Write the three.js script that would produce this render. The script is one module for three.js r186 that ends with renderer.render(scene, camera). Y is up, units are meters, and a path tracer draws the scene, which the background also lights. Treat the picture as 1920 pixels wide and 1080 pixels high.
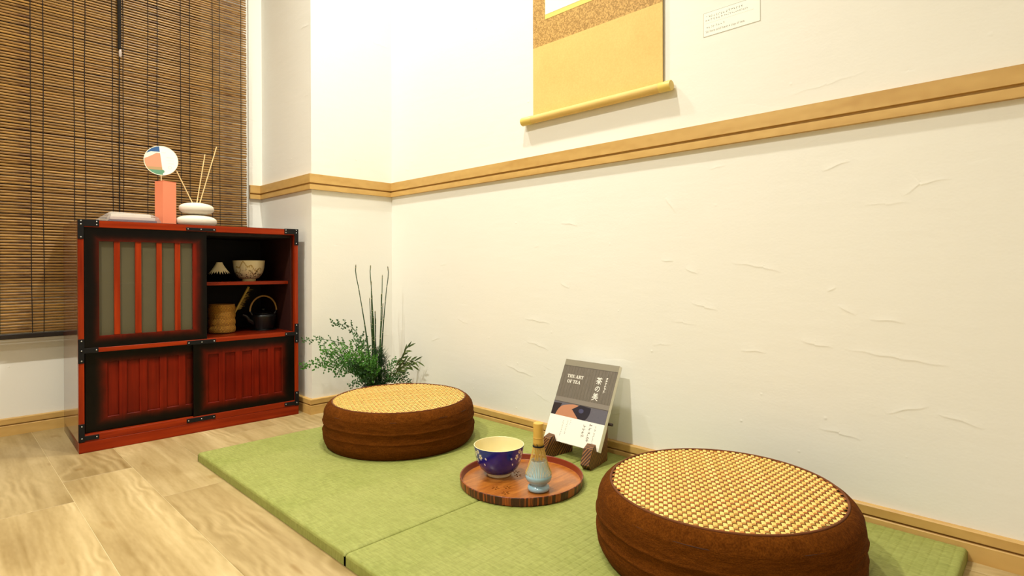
import * as THREE from 'three';
import { mergeGeometries } from 'three/addons/utils/BufferGeometryUtils.js';
import { RoundedBoxGeometry } from 'three/addons/geometries/RoundedBoxGeometry.js';

// ---------------------------------------------------------------- camera, light, exposure
const scene = new THREE.Scene();
scene.background = new THREE.Color(0x05060a);
const renderer = new THREE.WebGLRenderer({ antialias: true });
renderer.toneMapping = THREE.LinearToneMapping;
renderer.toneMappingExposure = 1.08;
renderer.shadowMap.enabled = true;
const camera = new THREE.PerspectiveCamera(THREE.MathUtils.radToDeg(2 * Math.atan(540 / 1063.03)), 1920 / 1080, 0.05, 30);
camera.position.set(-1.3543, 0.545, 2.0276);
camera.rotation.order = 'YXZ';
camera.rotation.set(-0.0027, -0.7976, -0.003);
camera.setViewOffset(1920, 1080, 0, 33.9, 1920, 1080);      // a slightly raised lens keeps the uprights upright
camera.updateProjectionMatrix();
const CEIL = 2.4;
// recessed ceiling lamps: x, z, candela
const LAMPS = [[-0.52, 0.3, 5.3], [-0.55, 1.02, 5.7], [-1.75, 0.85, 15.5], [-2.3, 2.1, 6]];  // last entry is an added, unseen fill lamp that lifts the left wall
const LAMP_COLOR = new THREE.Color().setRGB(1, 0.97, 0.85);

// ---------------------------------------------------------------- helpers
function rngOf(seed) { let s = seed >>> 0; return () => { s = (s + 0x6d2b79f5) | 0; let t = Math.imul(s ^ (s >>> 15), 1 | s); t = (t + Math.imul(t ^ (t >>> 7), 61 | t)) ^ t; return ((t ^ (t >>> 14)) >>> 0) / 4294967296; }; }
const rng = rngOf(7);
const rr = (a, b) => a + (b - a) * rng();
const clamp = (x, a = 0, b = 1) => Math.min(b, Math.max(a, x));
const smooth = (a, b, x) => { const t = clamp((x - a) / (b - a)); return t * t * (3 - 2 * t); };
const mix = (a, b, t) => a + (b - a) * t;
const V = (x, y, z) => new THREE.Vector3(x, y, z);
const hash2 = (x, y) => { let h = Math.imul(x, 374761393) + Math.imul(y, 668265263); h = Math.imul(h ^ (h >>> 13), 1274126177); return ((h ^ (h >>> 16)) >>> 0) / 4294967296; };
function vnoise(x, y, px, py) {
  const ix = Math.floor(x), iy = Math.floor(y), fx = x - ix, fy = y - iy, sx = fx * fx * (3 - 2 * fx), sy = fy * fy * (3 - 2 * fy);
  const w = (v, p) => (p ? ((v % p) + p) % p : v);
  const a = hash2(w(ix, px), w(iy, py)), b = hash2(w(ix + 1, px), w(iy, py)), c = hash2(w(ix, px), w(iy + 1, py)), d = hash2(w(ix + 1, px), w(iy + 1, py));
  return mix(mix(a, b, sx), mix(c, d, sx), sy);
}
function fbm(x, y, px, py, oct = 4) { let s = 0, a = 0.5, n = 0; for (let i = 0; i < oct; i++) { s += a * vnoise(x, y, px, py); n += a; x *= 2; y *= 2; px *= 2; py *= 2; a *= 0.5; } return s / n; }
function dataTex(w, h, fn, color = true) {
  const d = color ? new Uint8Array(w * h * 4) : new Float32Array(w * h * 4);
  for (let j = 0; j < h; j++) for (let i = 0; i < w; i++) {
    const c = fn(i / w, j / h, i, j), o = (j * w + i) * 4;
    if (color) { d[o] = clamp(c[0], 0, 255); d[o + 1] = clamp(c[1], 0, 255); d[o + 2] = clamp(c[2], 0, 255); d[o + 3] = 255; } else { d[o] = d[o + 1] = d[o + 2] = c; d[o + 3] = 1; }
  }
  const t = new THREE.DataTexture(d, w, h, THREE.RGBAFormat, color ? THREE.UnsignedByteType : THREE.FloatType);
  t.wrapS = t.wrapT = THREE.RepeatWrapping; t.magFilter = THREE.LinearFilter; t.minFilter = THREE.LinearFilter;
  if (color) t.colorSpace = THREE.SRGBColorSpace;
  t.needsUpdate = true; return t;
}
function canvasTex(w, h, draw) {
  const c = document.createElement('canvas'); c.width = w; c.height = h; draw(c.getContext('2d'), w, h);
  const t = new THREE.CanvasTexture(c); t.colorSpace = THREE.SRGBColorSpace; t.magFilter = THREE.LinearFilter; return t;
}
const rep = (t, x, y) => { const c = t.clone(); c.repeat.set(x, y); c.needsUpdate = true; return c; };
const mat = (o) => new THREE.MeshStandardMaterial({ roughness: 0.6, ...o });
const phys = (o) => new THREE.MeshPhysicalMaterial({ roughness: 0.5, ...o });
const names = new Map();
function numbered(n) { const k = names.get(n) ?? 0; names.set(n, k + 1); return k ? n + '_' + String(k).padStart(3, '0') : n; }
function shade(o) { o.castShadow = true; o.receiveShadow = true; return o; }
function obj(name, geo, m, parent) {
  const g = Array.isArray(geo) ? mergeGeometries(geo.map((q) => { const n = q.index ? q.toNonIndexed() : q; for (const k of Object.keys(n.attributes)) if (!['position', 'normal', 'uv'].includes(k)) n.deleteAttribute(k); return n; })) : geo;
  const o = shade(new THREE.Mesh(g, m)); o.name = parent && parent !== scene ? name : numbered(name); (parent ?? scene).add(o); return o;
}
function thing(name, label, category, p = [0, 0, 0], group) {
  const o = new THREE.Group(); o.name = numbered(name); o.position.set(...p); o.userData = { label, category }; if (group) o.userData.group = group; scene.add(o); return o;
}
function tag(o, label, category, kind, group) { o.userData.label = label; o.userData.category = category; if (kind) o.userData.kind = kind; if (group) o.userData.group = group; return o; }
// a box from min to max corner, uv in metres by dominant axis
function projUV(g, ox = 0, oy = 0, sx = 1, sy = 1) {
  const p = g.attributes.position, n = g.attributes.normal, uv = new Float32Array(p.count * 2);
  for (let i = 0; i < p.count; i++) {
    const ax = Math.abs(n.getX(i)), ay = Math.abs(n.getY(i)), az = Math.abs(n.getZ(i)); let u, v;
    if (ax >= ay && ax >= az) { u = p.getZ(i); v = p.getY(i); } else if (ay >= az) { u = p.getX(i); v = p.getZ(i); } else { u = p.getX(i); v = p.getY(i); }
    uv[2 * i] = (u + ox) * sx; uv[2 * i + 1] = (v + oy) * sy;
  }
  g.setAttribute('uv', new THREE.BufferAttribute(uv, 2)); return g;
}
function bx(x0, x1, y0, y1, z0, z1, r = 0, ox = 0, oy = 0, sx = 1, sy = 1) {
  let g = r ? new RoundedBoxGeometry(x1 - x0, y1 - y0, z1 - z0, 2, r) : new THREE.BoxGeometry(x1 - x0, y1 - y0, z1 - z0);
  if (g.index) g = g.toNonIndexed();
  g.translate((x0 + x1) / 2, (y0 + y1) / 2, (z0 + z1) / 2); return projUV(g, ox, oy, sx, sy);
}
const lathe = (pts, seg = 64) => new THREE.LatheGeometry(pts.map(([r, y]) => new THREE.Vector2(r, y)), seg);
const tube = (pts, r, seg = 16, rad = 6, closed = false) => new THREE.TubeGeometry(new THREE.CatmullRomCurve3(pts, closed), seg, r, rad, closed);
const cyl = (a, b, r0, r1 = r0, seg = 12) => { const d = b.clone().sub(a), g = new THREE.CylinderGeometry(r1, r0, d.length(), seg); g.applyQuaternion(new THREE.Quaternion().setFromUnitVectors(V(0, 1, 0), d.clone().normalize())); g.translate((a.x + b.x) / 2, (a.y + b.y) / 2, (a.z + b.z) / 2); return g; };
const torus = (R, r, y, seg = 96, rad = 8) => { const g = new THREE.TorusGeometry(R, r, rad, seg); g.rotateX(Math.PI / 2); g.translate(0, y, 0); return g; };
// profile [[out, y], ...] (closed) swept along a straight run on a wall; m0, m1 mitre the ends
function moulding(profile, [x0, z0], [x1, z1], [nx, nz], m0 = 0, m1 = 0) {
  const L = Math.hypot(x1 - x0, z1 - z0), dx = (x1 - x0) / L, dz = (z1 - z0) / L, pos = [], uv = [], P = profile;
  const at = (k, e) => { const [d, y] = P[k], s = e ? L + m1 * d : -m0 * d; return [x0 + dx * s + nx * d, y, z0 + dz * s + nz * d, s]; };
  const flip = dx * nz - dz * nx;   // handedness
  let per = 0;
  const push = (a, b, c, va, vb, vc) => { const t = flip > 0 ? [[a, va], [b, vb], [c, vc]] : [[a, va], [c, vc], [b, vb]]; for (const [q, v] of t) { pos.push(q[0], q[1], q[2]); uv.push(q[3], v); } };
  for (let k = 0; k < P.length; k++) {
    const k2 = (k + 1) % P.length, w = Math.hypot(P[k2][0] - P[k][0], P[k2][1] - P[k][1]);
    const a = at(k, 0), b = at(k, 1), c = at(k2, 1), d = at(k2, 0);
    push(a, b, c, per, per, per + w); push(a, c, d, per, per + w, per + w); per += w;
  }
  const tri = THREE.ShapeUtils.triangulateShape(P.map(([d, y]) => new THREE.Vector2(d, y)), []);
  for (const [i, j, k] of tri) { push(at(i, 0), at(j, 0), at(k, 0), 0, 0, 0); push(at(i, 1), at(k, 1), at(j, 1), 0, 0, 0); }
  const g = new THREE.BufferGeometry(); g.setAttribute('position', new THREE.Float32BufferAttribute(pos, 3)); g.setAttribute('uv', new THREE.Float32BufferAttribute(uv, 2)); g.computeVertexNormals(); return g;
}

// ---------------------------------------------------------------- textures and materials
// trowelled plaster relief
function trowel(H, w, h, mx, my, pts, amp, wrap) {            // one trowel ridge: a sharp lip with a softer back
  const sx = w / mx, sy = h / my;
  for (let s = 0; s + 1 < pts.length; s++) {
    const [ax, ay] = pts[s], [bx_, by] = pts[s + 1], L = Math.hypot(bx_ - ax, by - ay), ux = (bx_ - ax) / L, uy = (by - ay) / L, R = 0.02;
    for (let j = Math.floor((Math.min(ay, by) - R) * sy); j <= (Math.max(ay, by) + R) * sy; j++) for (let i = Math.floor((Math.min(ax, bx_) - R) * sx); i <= (Math.max(ax, bx_) + R) * sx; i++) {
      if (!wrap && (i < 0 || j < 0 || i >= w || j >= h)) continue;
      const x = i / sx - ax, y = j / sy - ay, t = x * ux + y * uy, d = -x * uy + y * ux + 0.0012 * Math.sin(t * 130 + s);
      if (t < 0 || t >= L) continue;
      const e = (s + t / L) / (pts.length - 1), taper = Math.pow(Math.sin(Math.PI * clamp(e, 0.02, 0.98)), 0.6), f = d > 0 ? Math.exp(-d / 0.0075) : Math.exp(d / 0.0013);
      const o = ((j % h) + h) % h * w + ((i % w) + w) % w; H[o] += amp * taper * f;
    }
  }
}
function plasterTex(w, h, mx, my, seed, placed, nRandom) {
  const r = rngOf(seed), H = new Float32Array(w * h);
  for (let j = 0; j < h; j++) for (let i = 0; i < w; i++) {
    const x = i / w, y = j / h, big = fbm(x * 6 * mx, y * 6 * my, Math.round(6 * mx), Math.round(6 * my), 3), fine = vnoise(x * 260 * mx, y * 420 * my, Math.round(260 * mx), Math.round(420 * my));
    const drag = fbm(x * 12 * mx, y * 60 * my, Math.round(12 * mx), Math.round(60 * my), 2);
    H[j * w + i] = 0.3 + 0.26 * big + 0.02 * fine + 0.05 * drag;
  }
  for (const s of placed) trowel(H, w, h, mx, my, s, 0.18, false);
  for (let k = 0; k < nRandom; k++) {
    const x = r() * mx, y = r() * my, L = 0.02 + r() * r() * 0.16, a = (r() - 0.5) * 0.9, c = (r() - 0.5) * 0.5;
    trowel(H, w, h, mx, my, [[x, y], [x + L * 0.5 * Math.cos(a), y + L * 0.5 * Math.sin(a)], [x + L * 0.5 * (Math.cos(a) + Math.cos(a + c)), y + L * 0.5 * (Math.sin(a) + Math.sin(a + c))]], (0.04 + 0.1 * r()) * (r() < 0.5 ? 1 : -0.6), true);
  }
  for (let k = 0; k < 16 * mx * my; k++) { const cx = r() * mx, cy = r() * my, R0 = 0.0012 + 0.0022 * r(), a = 0.06 + 0.16 * r(), sx = w / mx, sy = h / my; for (let j = Math.floor((cy - 3 * R0) * sy); j <= (cy + 3 * R0) * sy; j++) for (let i = Math.floor((cx - 3 * R0) * sx); i <= (cx + 3 * R0) * sx; i++) { const d2 = ((i / sx - cx) ** 2 + (j / sy - cy) ** 2) / (R0 * R0); H[(((j % h) + h) % h) * w + (((i % w) + w) % w)] += a * Math.exp(-d2); } }
  return dataTex(w, h, (u, v, i, j) => H[j * w + i], false);
}
const MARKS = [[[1.549, 0.556], [1.624, 0.545], [1.661, 0.533]], [[1.429, 0.542], [1.462, 0.528]], [[1.445, 0.455], [1.479, 0.446], [1.513, 0.438]], [[1.779, 0.463], [1.812, 0.442]], [[1.706, 0.381], [1.733, 0.375], [1.769, 0.371]], [[1.792, 0.371], [1.889, 0.361], [1.969, 0.354]], [[1.569, 0.346], [1.629, 0.347]], [[1.741, 0.193], [1.781, 0.19], [1.822, 0.183]], [[1.757, 0.492], [1.775, 0.502]], [[1.198, 0.128], [1.237, 0.136]], [[1.015, 0.684], [1.08, 0.673]], [[1.014, 0.498], [1.047, 0.482]], [[1.837, 0.437], [1.899, 0.434]], [[1.358, 0.565], [1.394, 0.561]], [[1.865, 0.247], [1.938, 0.273]], [[1.951, 0.261], [2.02, 0.246]], [[0.87, 0.306], [0.918, 0.299], [0.964, 0.287]], [[0.775, 0.22], [0.832, 0.205], [0.9, 0.196]], [[0.864, 0.38], [0.97, 0.371]], [[0.366, 0.265], [0.417, 0.278]], [[1.894, 0.686], [1.924, 0.707], [1.972, 0.713]], [[1.748, 0.754], [1.802, 0.769]], [[1.372, 0.729], [1.4, 0.687]]];
const wallRightBump = plasterTex(2048, 1024, 3, 1.5, 11, MARKS, 60);
const plasterBump = plasterTex(1024, 1024, 1.2, 1.2, 23, [], 26);
const plasterRGB = [0.87, 0.855, 0.8];
const plasterMat = (bump, mx, my) => mat({ color: new THREE.Color().setRGB(...plasterRGB), roughness: 0.85, bumpMap: rep(bump, 1 / mx, 1 / my), bumpScale: 0.0042 });
const M = {};
M.plaster = plasterMat(plasterBump, 1.2, 1.2);
M.plasterRight = plasterMat(wallRightBump, 3, 1.5);
M.ceiling = mat({ color: new THREE.Color().setRGB(0.87, 0.86, 0.82), roughness: 0.9 });

// wood: grain along u
const woodGrain = (u, v, per, fine, ringy) => {
  const warp = fbm(u * 3, v * 3 * per, 3, 3 * per, 3), rings = Math.sin((v * per * 9 + warp * 7) * 6.283 * 0.6), streak = fbm(u * 4, v * fine, 4, fine, 3), pore = vnoise(u * 60, v * fine * 3, 60, fine * 3);
  return ringy * rings + (streak - 0.5) * 1.1 + (pore - 0.5) * 0.35;
};
const trimTex = dataTex(1024, 256, (u, v) => { const g = woodGrain(u, v, 2, 40, 0.12); return [204 + g * 22, 164 + g * 26, 95 + g * 24]; });
M.trim = mat({ map: trimTex, roughness: 0.5 });
const floorTex = dataTex(1024, 1024, (u, v) => {
  const g = woodGrain(u, v, 3, 90, 0.16), b = fbm(u * 4, v * 8, 4, 8, 3) - 0.5, knot = smooth(0.78, 0.9, fbm(u * 9 + 3, v * 20, 9, 20, 3));
  const lines = Math.sin((v * 42 + 7 * fbm(u * 4, v * 7, 4, 7, 3)) * 6.283) * smooth(0.42, 0.62, fbm(u * 5, v * 5, 5, 5, 2)) * 9;
  return [181 + g * 22 + b * 44 - knot * 20 + lines, 158 + g * 23 + b * 45 - knot * 24 + lines, 112 + g * 24 + b * 42 - knot * 26 + lines];
});
M.planks = [[1, 1, 1], [0.94, 0.93, 0.9], [1.03, 1.02, 1.0], [0.9, 0.88, 0.84], [0.98, 0.96, 0.93]].map((c) => mat({ map: rep(floorTex, 1, 1 / 0.9), color: new THREE.Color().setRGB(...c), roughness: 0.42 }));
M.sub = mat({ color: 0xd9c79a, roughness: 0.8 });

// ---------------------------------------------------------------- the room
const Xc = -0.3548, Zb = -0.4548, ROOM = { x0: -3.2, z1: 4.0 };
{
  const wr = obj('wall_right', bx(0, 0.12, -0.05, CEIL + 0.1, Zb - 0.12, ROOM.z1 + 0.12, 0, 0.1), M.plasterRight); tag(wr, 'cream plaster wall with trowel marks behind the tatami', 'wall', 'structure');
  const wc = obj('wall_column', bx(Xc, -0.0001, 0, CEIL, Zb, 0, 0, 0.5, 0.3), M.plaster); tag(wc, 'cream plaster corner column behind the plant', 'wall', 'structure');
  const wx0 = -2.5, wx1 = -0.525, wy0 = 0.45, wy1 = 2.0, zb = Zb - 0.012;
  const wb = obj('wall_back', [bx(ROOM.x0, wx0, -0.05, CEIL + 0.1, zb - 0.12, zb), bx(wx0, wx1, -0.05, wy0, zb - 0.12, zb), bx(wx0, wx1, wy1, CEIL + 0.1, zb - 0.12, zb), bx(wx1, 0, -0.05, CEIL + 0.1, zb - 0.12, zb), bx(-0.409, Xc, 0, CEIL, zb, Zb)], M.plaster);
  tag(wb, 'cream plaster wall behind the bamboo blind', 'wall', 'structure');
  tag(obj('wall_left', bx(ROOM.x0 - 0.12, ROOM.x0, -0.05, CEIL + 0.1, zb - 0.12, ROOM.z1 + 0.12), M.plaster), 'plain plaster wall on the far left outside the view', 'wall', 'structure');
  tag(obj('wall_front', bx(ROOM.x0, 0, -0.05, CEIL + 0.1, ROOM.z1, ROOM.z1 + 0.12), M.plaster), 'plain plaster wall behind the camera', 'wall', 'structure');
  tag(obj('ceiling', bx(ROOM.x0, 0, CEIL, CEIL + 0.1, zb, ROOM.z1), M.ceiling), 'plain white ceiling with recessed lamps', 'ceiling', 'structure');
  // window behind the blind
  const w = thing('window_1', 'dark night window behind the bamboo blind', 'window', [0, 0, 0]); w.userData.kind = 'structure';
  const fm = mat({ color: 0xcfc6b4, roughness: 0.45 }), z0 = zb - 0.085, z1 = zb - 0.045;
  obj('window_frame', [bx(wx0, wx0 + 0.05, wy0, wy1, z0, z1), bx(wx1 - 0.05, wx1, wy0, wy1, z0, z1), bx(wx0 + 0.05, wx1 - 0.05, wy0, wy0 + 0.05, z0, z1), bx(wx0 + 0.05, wx1 - 0.05, wy1 - 0.05, wy1, z0, z1), bx(-1.54, -1.49, wy0 + 0.05, wy1 - 0.05, z0, z1)], fm, w);
  const gm = phys({ color: 0xffffff, roughness: 0.03, transmission: 1, thickness: 0 });
  obj('pane', bx(wx0 + 0.05, -1.54, wy0 + 0.05, wy1 - 0.05, z0 + 0.017, z0 + 0.023), gm, w);
  obj('pane', bx(-1.49, wx1 - 0.05, wy0 + 0.05, wy1 - 0.05, z0 + 0.017, z0 + 0.023), gm, w);
}
{ // floor of planks, each its own piece
  const f = thing('floor', 'pale oak plank floor', 'floor'); f.userData.kind = 'structure';
  obj('subfloor', bx(ROOM.x0, 0, -0.06, -0.0009, Zb - 0.012, ROOM.z1), M.sub, f);
  const W = 0.153, LEN = 0.918, c = 0.0004, g = 0.0005;
  const plank = (x0, x1, z0, z1, ou, ov) => {
    x0 += g; x1 -= g; z0 += g; z1 -= g; const b = -0.0009, y1 = 0, ym = -c, P = [], U = [];
    const q = (...v) => { for (const k of [0, 1, 2, 0, 2, 3]) { P.push(...v[k]); U.push(v[k][2] + ou, v[k][0] + ov); } };
    const A = [x0, ym, z0], B = [x1, ym, z0], C = [x1, ym, z1], D = [x0, ym, z1], a = [x0 + c, y1, z0 + c], e = [x1 - c, y1, z0 + c], h = [x1 - c, y1, z1 - c], d = [x0 + c, y1, z1 - c], lo = (p) => [p[0], b, p[2]];
    q(a, d, h, e); q(A, a, e, B); q(B, e, h, C); q(C, h, d, D); q(D, d, a, A);
    q(A, B, lo(B), lo(A)); q(B, C, lo(C), lo(B)); q(C, D, lo(D), lo(C)); q(D, A, lo(A), lo(D));
    const geo = new THREE.BufferGeometry(); geo.setAttribute('position', new THREE.Float32BufferAttribute(P, 3)); geo.setAttribute('uv', new THREE.Float32BufferAttribute(U, 2)); geo.computeVertexNormals(); return geo;
  };
  const first = { '-15': 0.189, '-16': 0.362, '-14': 0.48 };
  const k0 = Math.floor((ROOM.x0 + 0.968) / W);
  for (let k = k0; -0.968 + k * W < -0.0005; k++) {
    const x0 = Math.max(ROOM.x0, -0.968 + k * W), x1 = Math.min(0, -0.968 + (k + 1) * W); if (x1 - x0 < 0.01) continue;
    const s0 = k === -1 ? 0.189 : k === -2 ? 0.362 : k === 0 ? 0.48 : rr(0, LEN);
    for (let z = s0 - 3 * LEN; z < ROOM.z1; z += LEN) {
      const z0 = Math.max(z, Zb - 0.012), z1 = Math.min(z + LEN, ROOM.z1); if (z1 - z0 < 0.02) continue;
      const gsc = obj('plank', plank(x0, x1, z0, z1, rr(0, 4), rr(0, 4)), M.planks[Math.floor(rng() * M.planks.length)], f); gsc.name = 'plank';
    }
  }
}
{ // skirting and chair rail, mitred round the column
  const t = 0.012;
  const rail = [[0, 0.8443], [t, 0.8443], [t, 0.8625], [0.005, 0.864], [0.005, 0.868], [t + 0.001, 0.8688], [t + 0.001, 0.9017], [0, 0.9017]];
  const base = [[0, 0], [t, 0], [t, 0.0315], [t - 0.002, 0.0335], [0.0045, 0.034], [0.0045, 0.0375], [t, 0.038], [t, 0.0545], [t - 0.0025, 0.057], [0, 0.057]];
  const run = (name, p, a, b, n, m0, m1, label, cat) => tag(obj(name, moulding(p, a, b, n, m0, m1), M.trim), label, cat, 'structure');
  run('trim_1', rail, [0, 0], [0, ROOM.z1], [-1, 0], -1, 0, 'grooved maple chair rail running along the long plaster wall', 'rail');
  run('trim_2', rail, [Xc, 0], [0, 0], [0, 1], 1, -1, 'short maple chair rail across the front of the corner column', 'rail');
  run('trim_3', rail, [Xc, Zb], [Xc, 0], [-1, 0], -1, 1, 'short maple chair rail on the shaded side of the column', 'rail');
  run('trim_4', rail, [-0.409, Zb], [Xc, Zb], [0, 1], 0, -1, 'stub of maple chair rail beside the bamboo blind', 'rail');
  run('baseboard_right', base, [0, 0], [0, ROOM.z1], [-1, 0], -1, 0, 'maple skirting board along the wall behind the tatami', 'skirting board');
  run('baseboard_column', base, [Xc, 0], [0, 0], [0, 1], 1, -1, 'maple skirting board across the front of the corner column', 'skirting board');
  run('baseboard_side', base, [Xc, Zb], [Xc, 0], [-1, 0], -1, 1, 'maple skirting board on the side of the column by the cabinet', 'skirting board');
  run('baseboard_back', base, [ROOM.x0, Zb - 0.012], [Xc, Zb - 0.012], [0, 1], 0, -1, 'maple skirting board under the bamboo blind', 'skirting board');
}
// recessed ceiling lamps (above the frame)
LAMPS.forEach(([x, z, cd], i) => {
  const l = thing('ceiling_lamp', ['round recessed ceiling lamp over the plant corner', 'round recessed ceiling lamp over the tea tray', 'round recessed ceiling lamp over the open plank floor', 'added unseen ceiling lamp behind the camera brightening the left wall'][i], 'lamp', [x, CEIL, z], 'recessed ceiling lamps');
  const ring = lathe([[0.05, -0.001], [0.052, -0.006], [0.064, -0.005], [0.068, 0]], 40); obj('trim_ring', ring, mat({ color: 0xf2efe8, roughness: 0.4 }), l);
  const disc = new THREE.CylinderGeometry(0.05, 0.05, 0.003, 40); disc.translate(0, -0.0018, 0);
  obj('diffuser', disc, mat({ color: 0xffffff, emissive: LAMP_COLOR, emissiveIntensity: 6 }), l);
  const s = new THREE.SpotLight(LAMP_COLOR, cd, 0, 1.35, 0.65, 2); s.position.set(0, -0.012, 0); s.castShadow = true; s.shadow.radius = 2; s.shadow.mapSize.set(1024, 1024);
  const tg = new THREE.Object3D(); tg.name = 'aim'; tg.position.set(0, -1, 0); l.add(tg); s.target = tg; l.add(s);
});

// ---------------------------------------------------------------- bamboo blind
{
  const b = thing('bamboo_blind', 'brown bamboo slat blind hanging over the window', 'blind', [0, 0, 0]);
  const x0 = -2.45, x1 = -0.433, L = x1 - x0, y0 = 0.338, pitch = 0.0095, zc = -0.419;
  const slatTex = dataTex(1024, 64, (u, v) => { const g = fbm(u * 40, v * 6, 40, 6, 3) - 0.5, s = vnoise(u * 9, v * 20, 9, 20) - 0.5, n = smooth(0.86, 0.95, vnoise(u * 30, 1, 30, 8)); return [158 + g * 62 + s * 36 - n * 40, 116 + g * 54 + s * 30 - n * 36, 54 + g * 32 + s * 18 - n * 20]; });
  const mats = [[1, 1, 1], [0.88, 0.86, 0.8], [1.08, 1.06, 0.95], [0.95, 0.9, 0.9], [0.8, 0.76, 0.68]].map((c) => mat({ map: slatTex, color: new THREE.Color().setRGB(...c.map((q) => q * 0.8)), roughness: 0.4 }));
  const slatG = [0, 1, 2].map((k) => { const g = new THREE.CylinderGeometry(1, 1, L, 8, 1, false); g.rotateZ(Math.PI / 2); g.scale(1, 0.0038, 0.0017 + k * 0.0002); const u = g.attributes.uv; for (let i = 0; i < u.count; i++) { const a = u.getX(i), c = u.getY(i); u.setXY(i, c * 2 + k * 0.37, a); } return g; });
  const n = Math.floor((2.12 - y0) / pitch);
  for (let i = 0; i < n; i++) { const s = obj('slat', slatG[i % 3], mats[Math.floor(rng() * mats.length)], b); s.position.set((x0 + x1) / 2 + rr(-0.0012, 0.0012), y0 + (i + 0.5) * pitch + rr(-0.0006, 0.0006), zc + rr(-0.0004, 0.0004)); s.rotation.set(rr(-0.2, 0.2), 0, rr(-0.0006, 0.0006)); }
  const dark = mat({ color: 0x1a0c06, roughness: 0.85 });
  const cx = [-1.122, -1.091, -1.008, -0.977, -0.898, -0.866, -0.788, -0.757, -0.6775, -0.647, -0.5646, -0.5376, -0.4538];
  for (let k = 1; k <= 12; k++) cx.push(-1.122 - 0.11 * k, -1.091 - 0.11 * k);
  for (const x of cx) if (x > x0) { const pts = []; for (let k = 0; k <= 8; k++) pts.push(V(x + rr(-0.0016, 0.0016), y0 - 0.004 + (2.12 - y0) * k / 8, zc + 0.0026)); obj('cord', tube(pts, 0.0011, 24, 5), dark, b); }
  const bar = mat({ color: 0x160a05, roughness: 0.5 });
  obj('bottom_bar', bx(x0, x1, y0 - 0.018, y0 - 0.001, zc - 0.005, zc + 0.005, 0.003), bar, b);
  obj('head_rail', bx(x0, x1, 2.12, 2.17, zc - 0.03, zc + 0.012, 0.003), bar, b);
  const pc = obj('pull_cord', [tube([V(-0.880, 2.12, zc + 0.007), V(-0.879, 1.7, zc + 0.008), V(-0.8772, 1.34, zc + 0.008)], 0.0052, 16, 8), tube([V(-0.8725, 2.12, zc + 0.007), V(-0.8735, 1.7, zc + 0.008), V(-0.8745, 1.36, zc + 0.008)], 0.003, 16, 8), tube([V(-0.8772, 1.34, zc + 0.007), V(-0.8785, 1.0, zc + 0.006), V(-0.8775, y0, zc + 0.005)], 0.0017, 16, 6)], mat({ color: 0x120b06, roughness: 0.95 }), b);
  obj('toggle', lathe([[0.001, 0], [0.0045, 0.004], [0.005, 0.02], [0.003, 0.028], [0.0005, 0.03]], 16).translate(-0.8748, 1.31, zc + 0.0085), mat({ color: 0xb9aca6, roughness: 0.25 }), pc);
}

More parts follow.
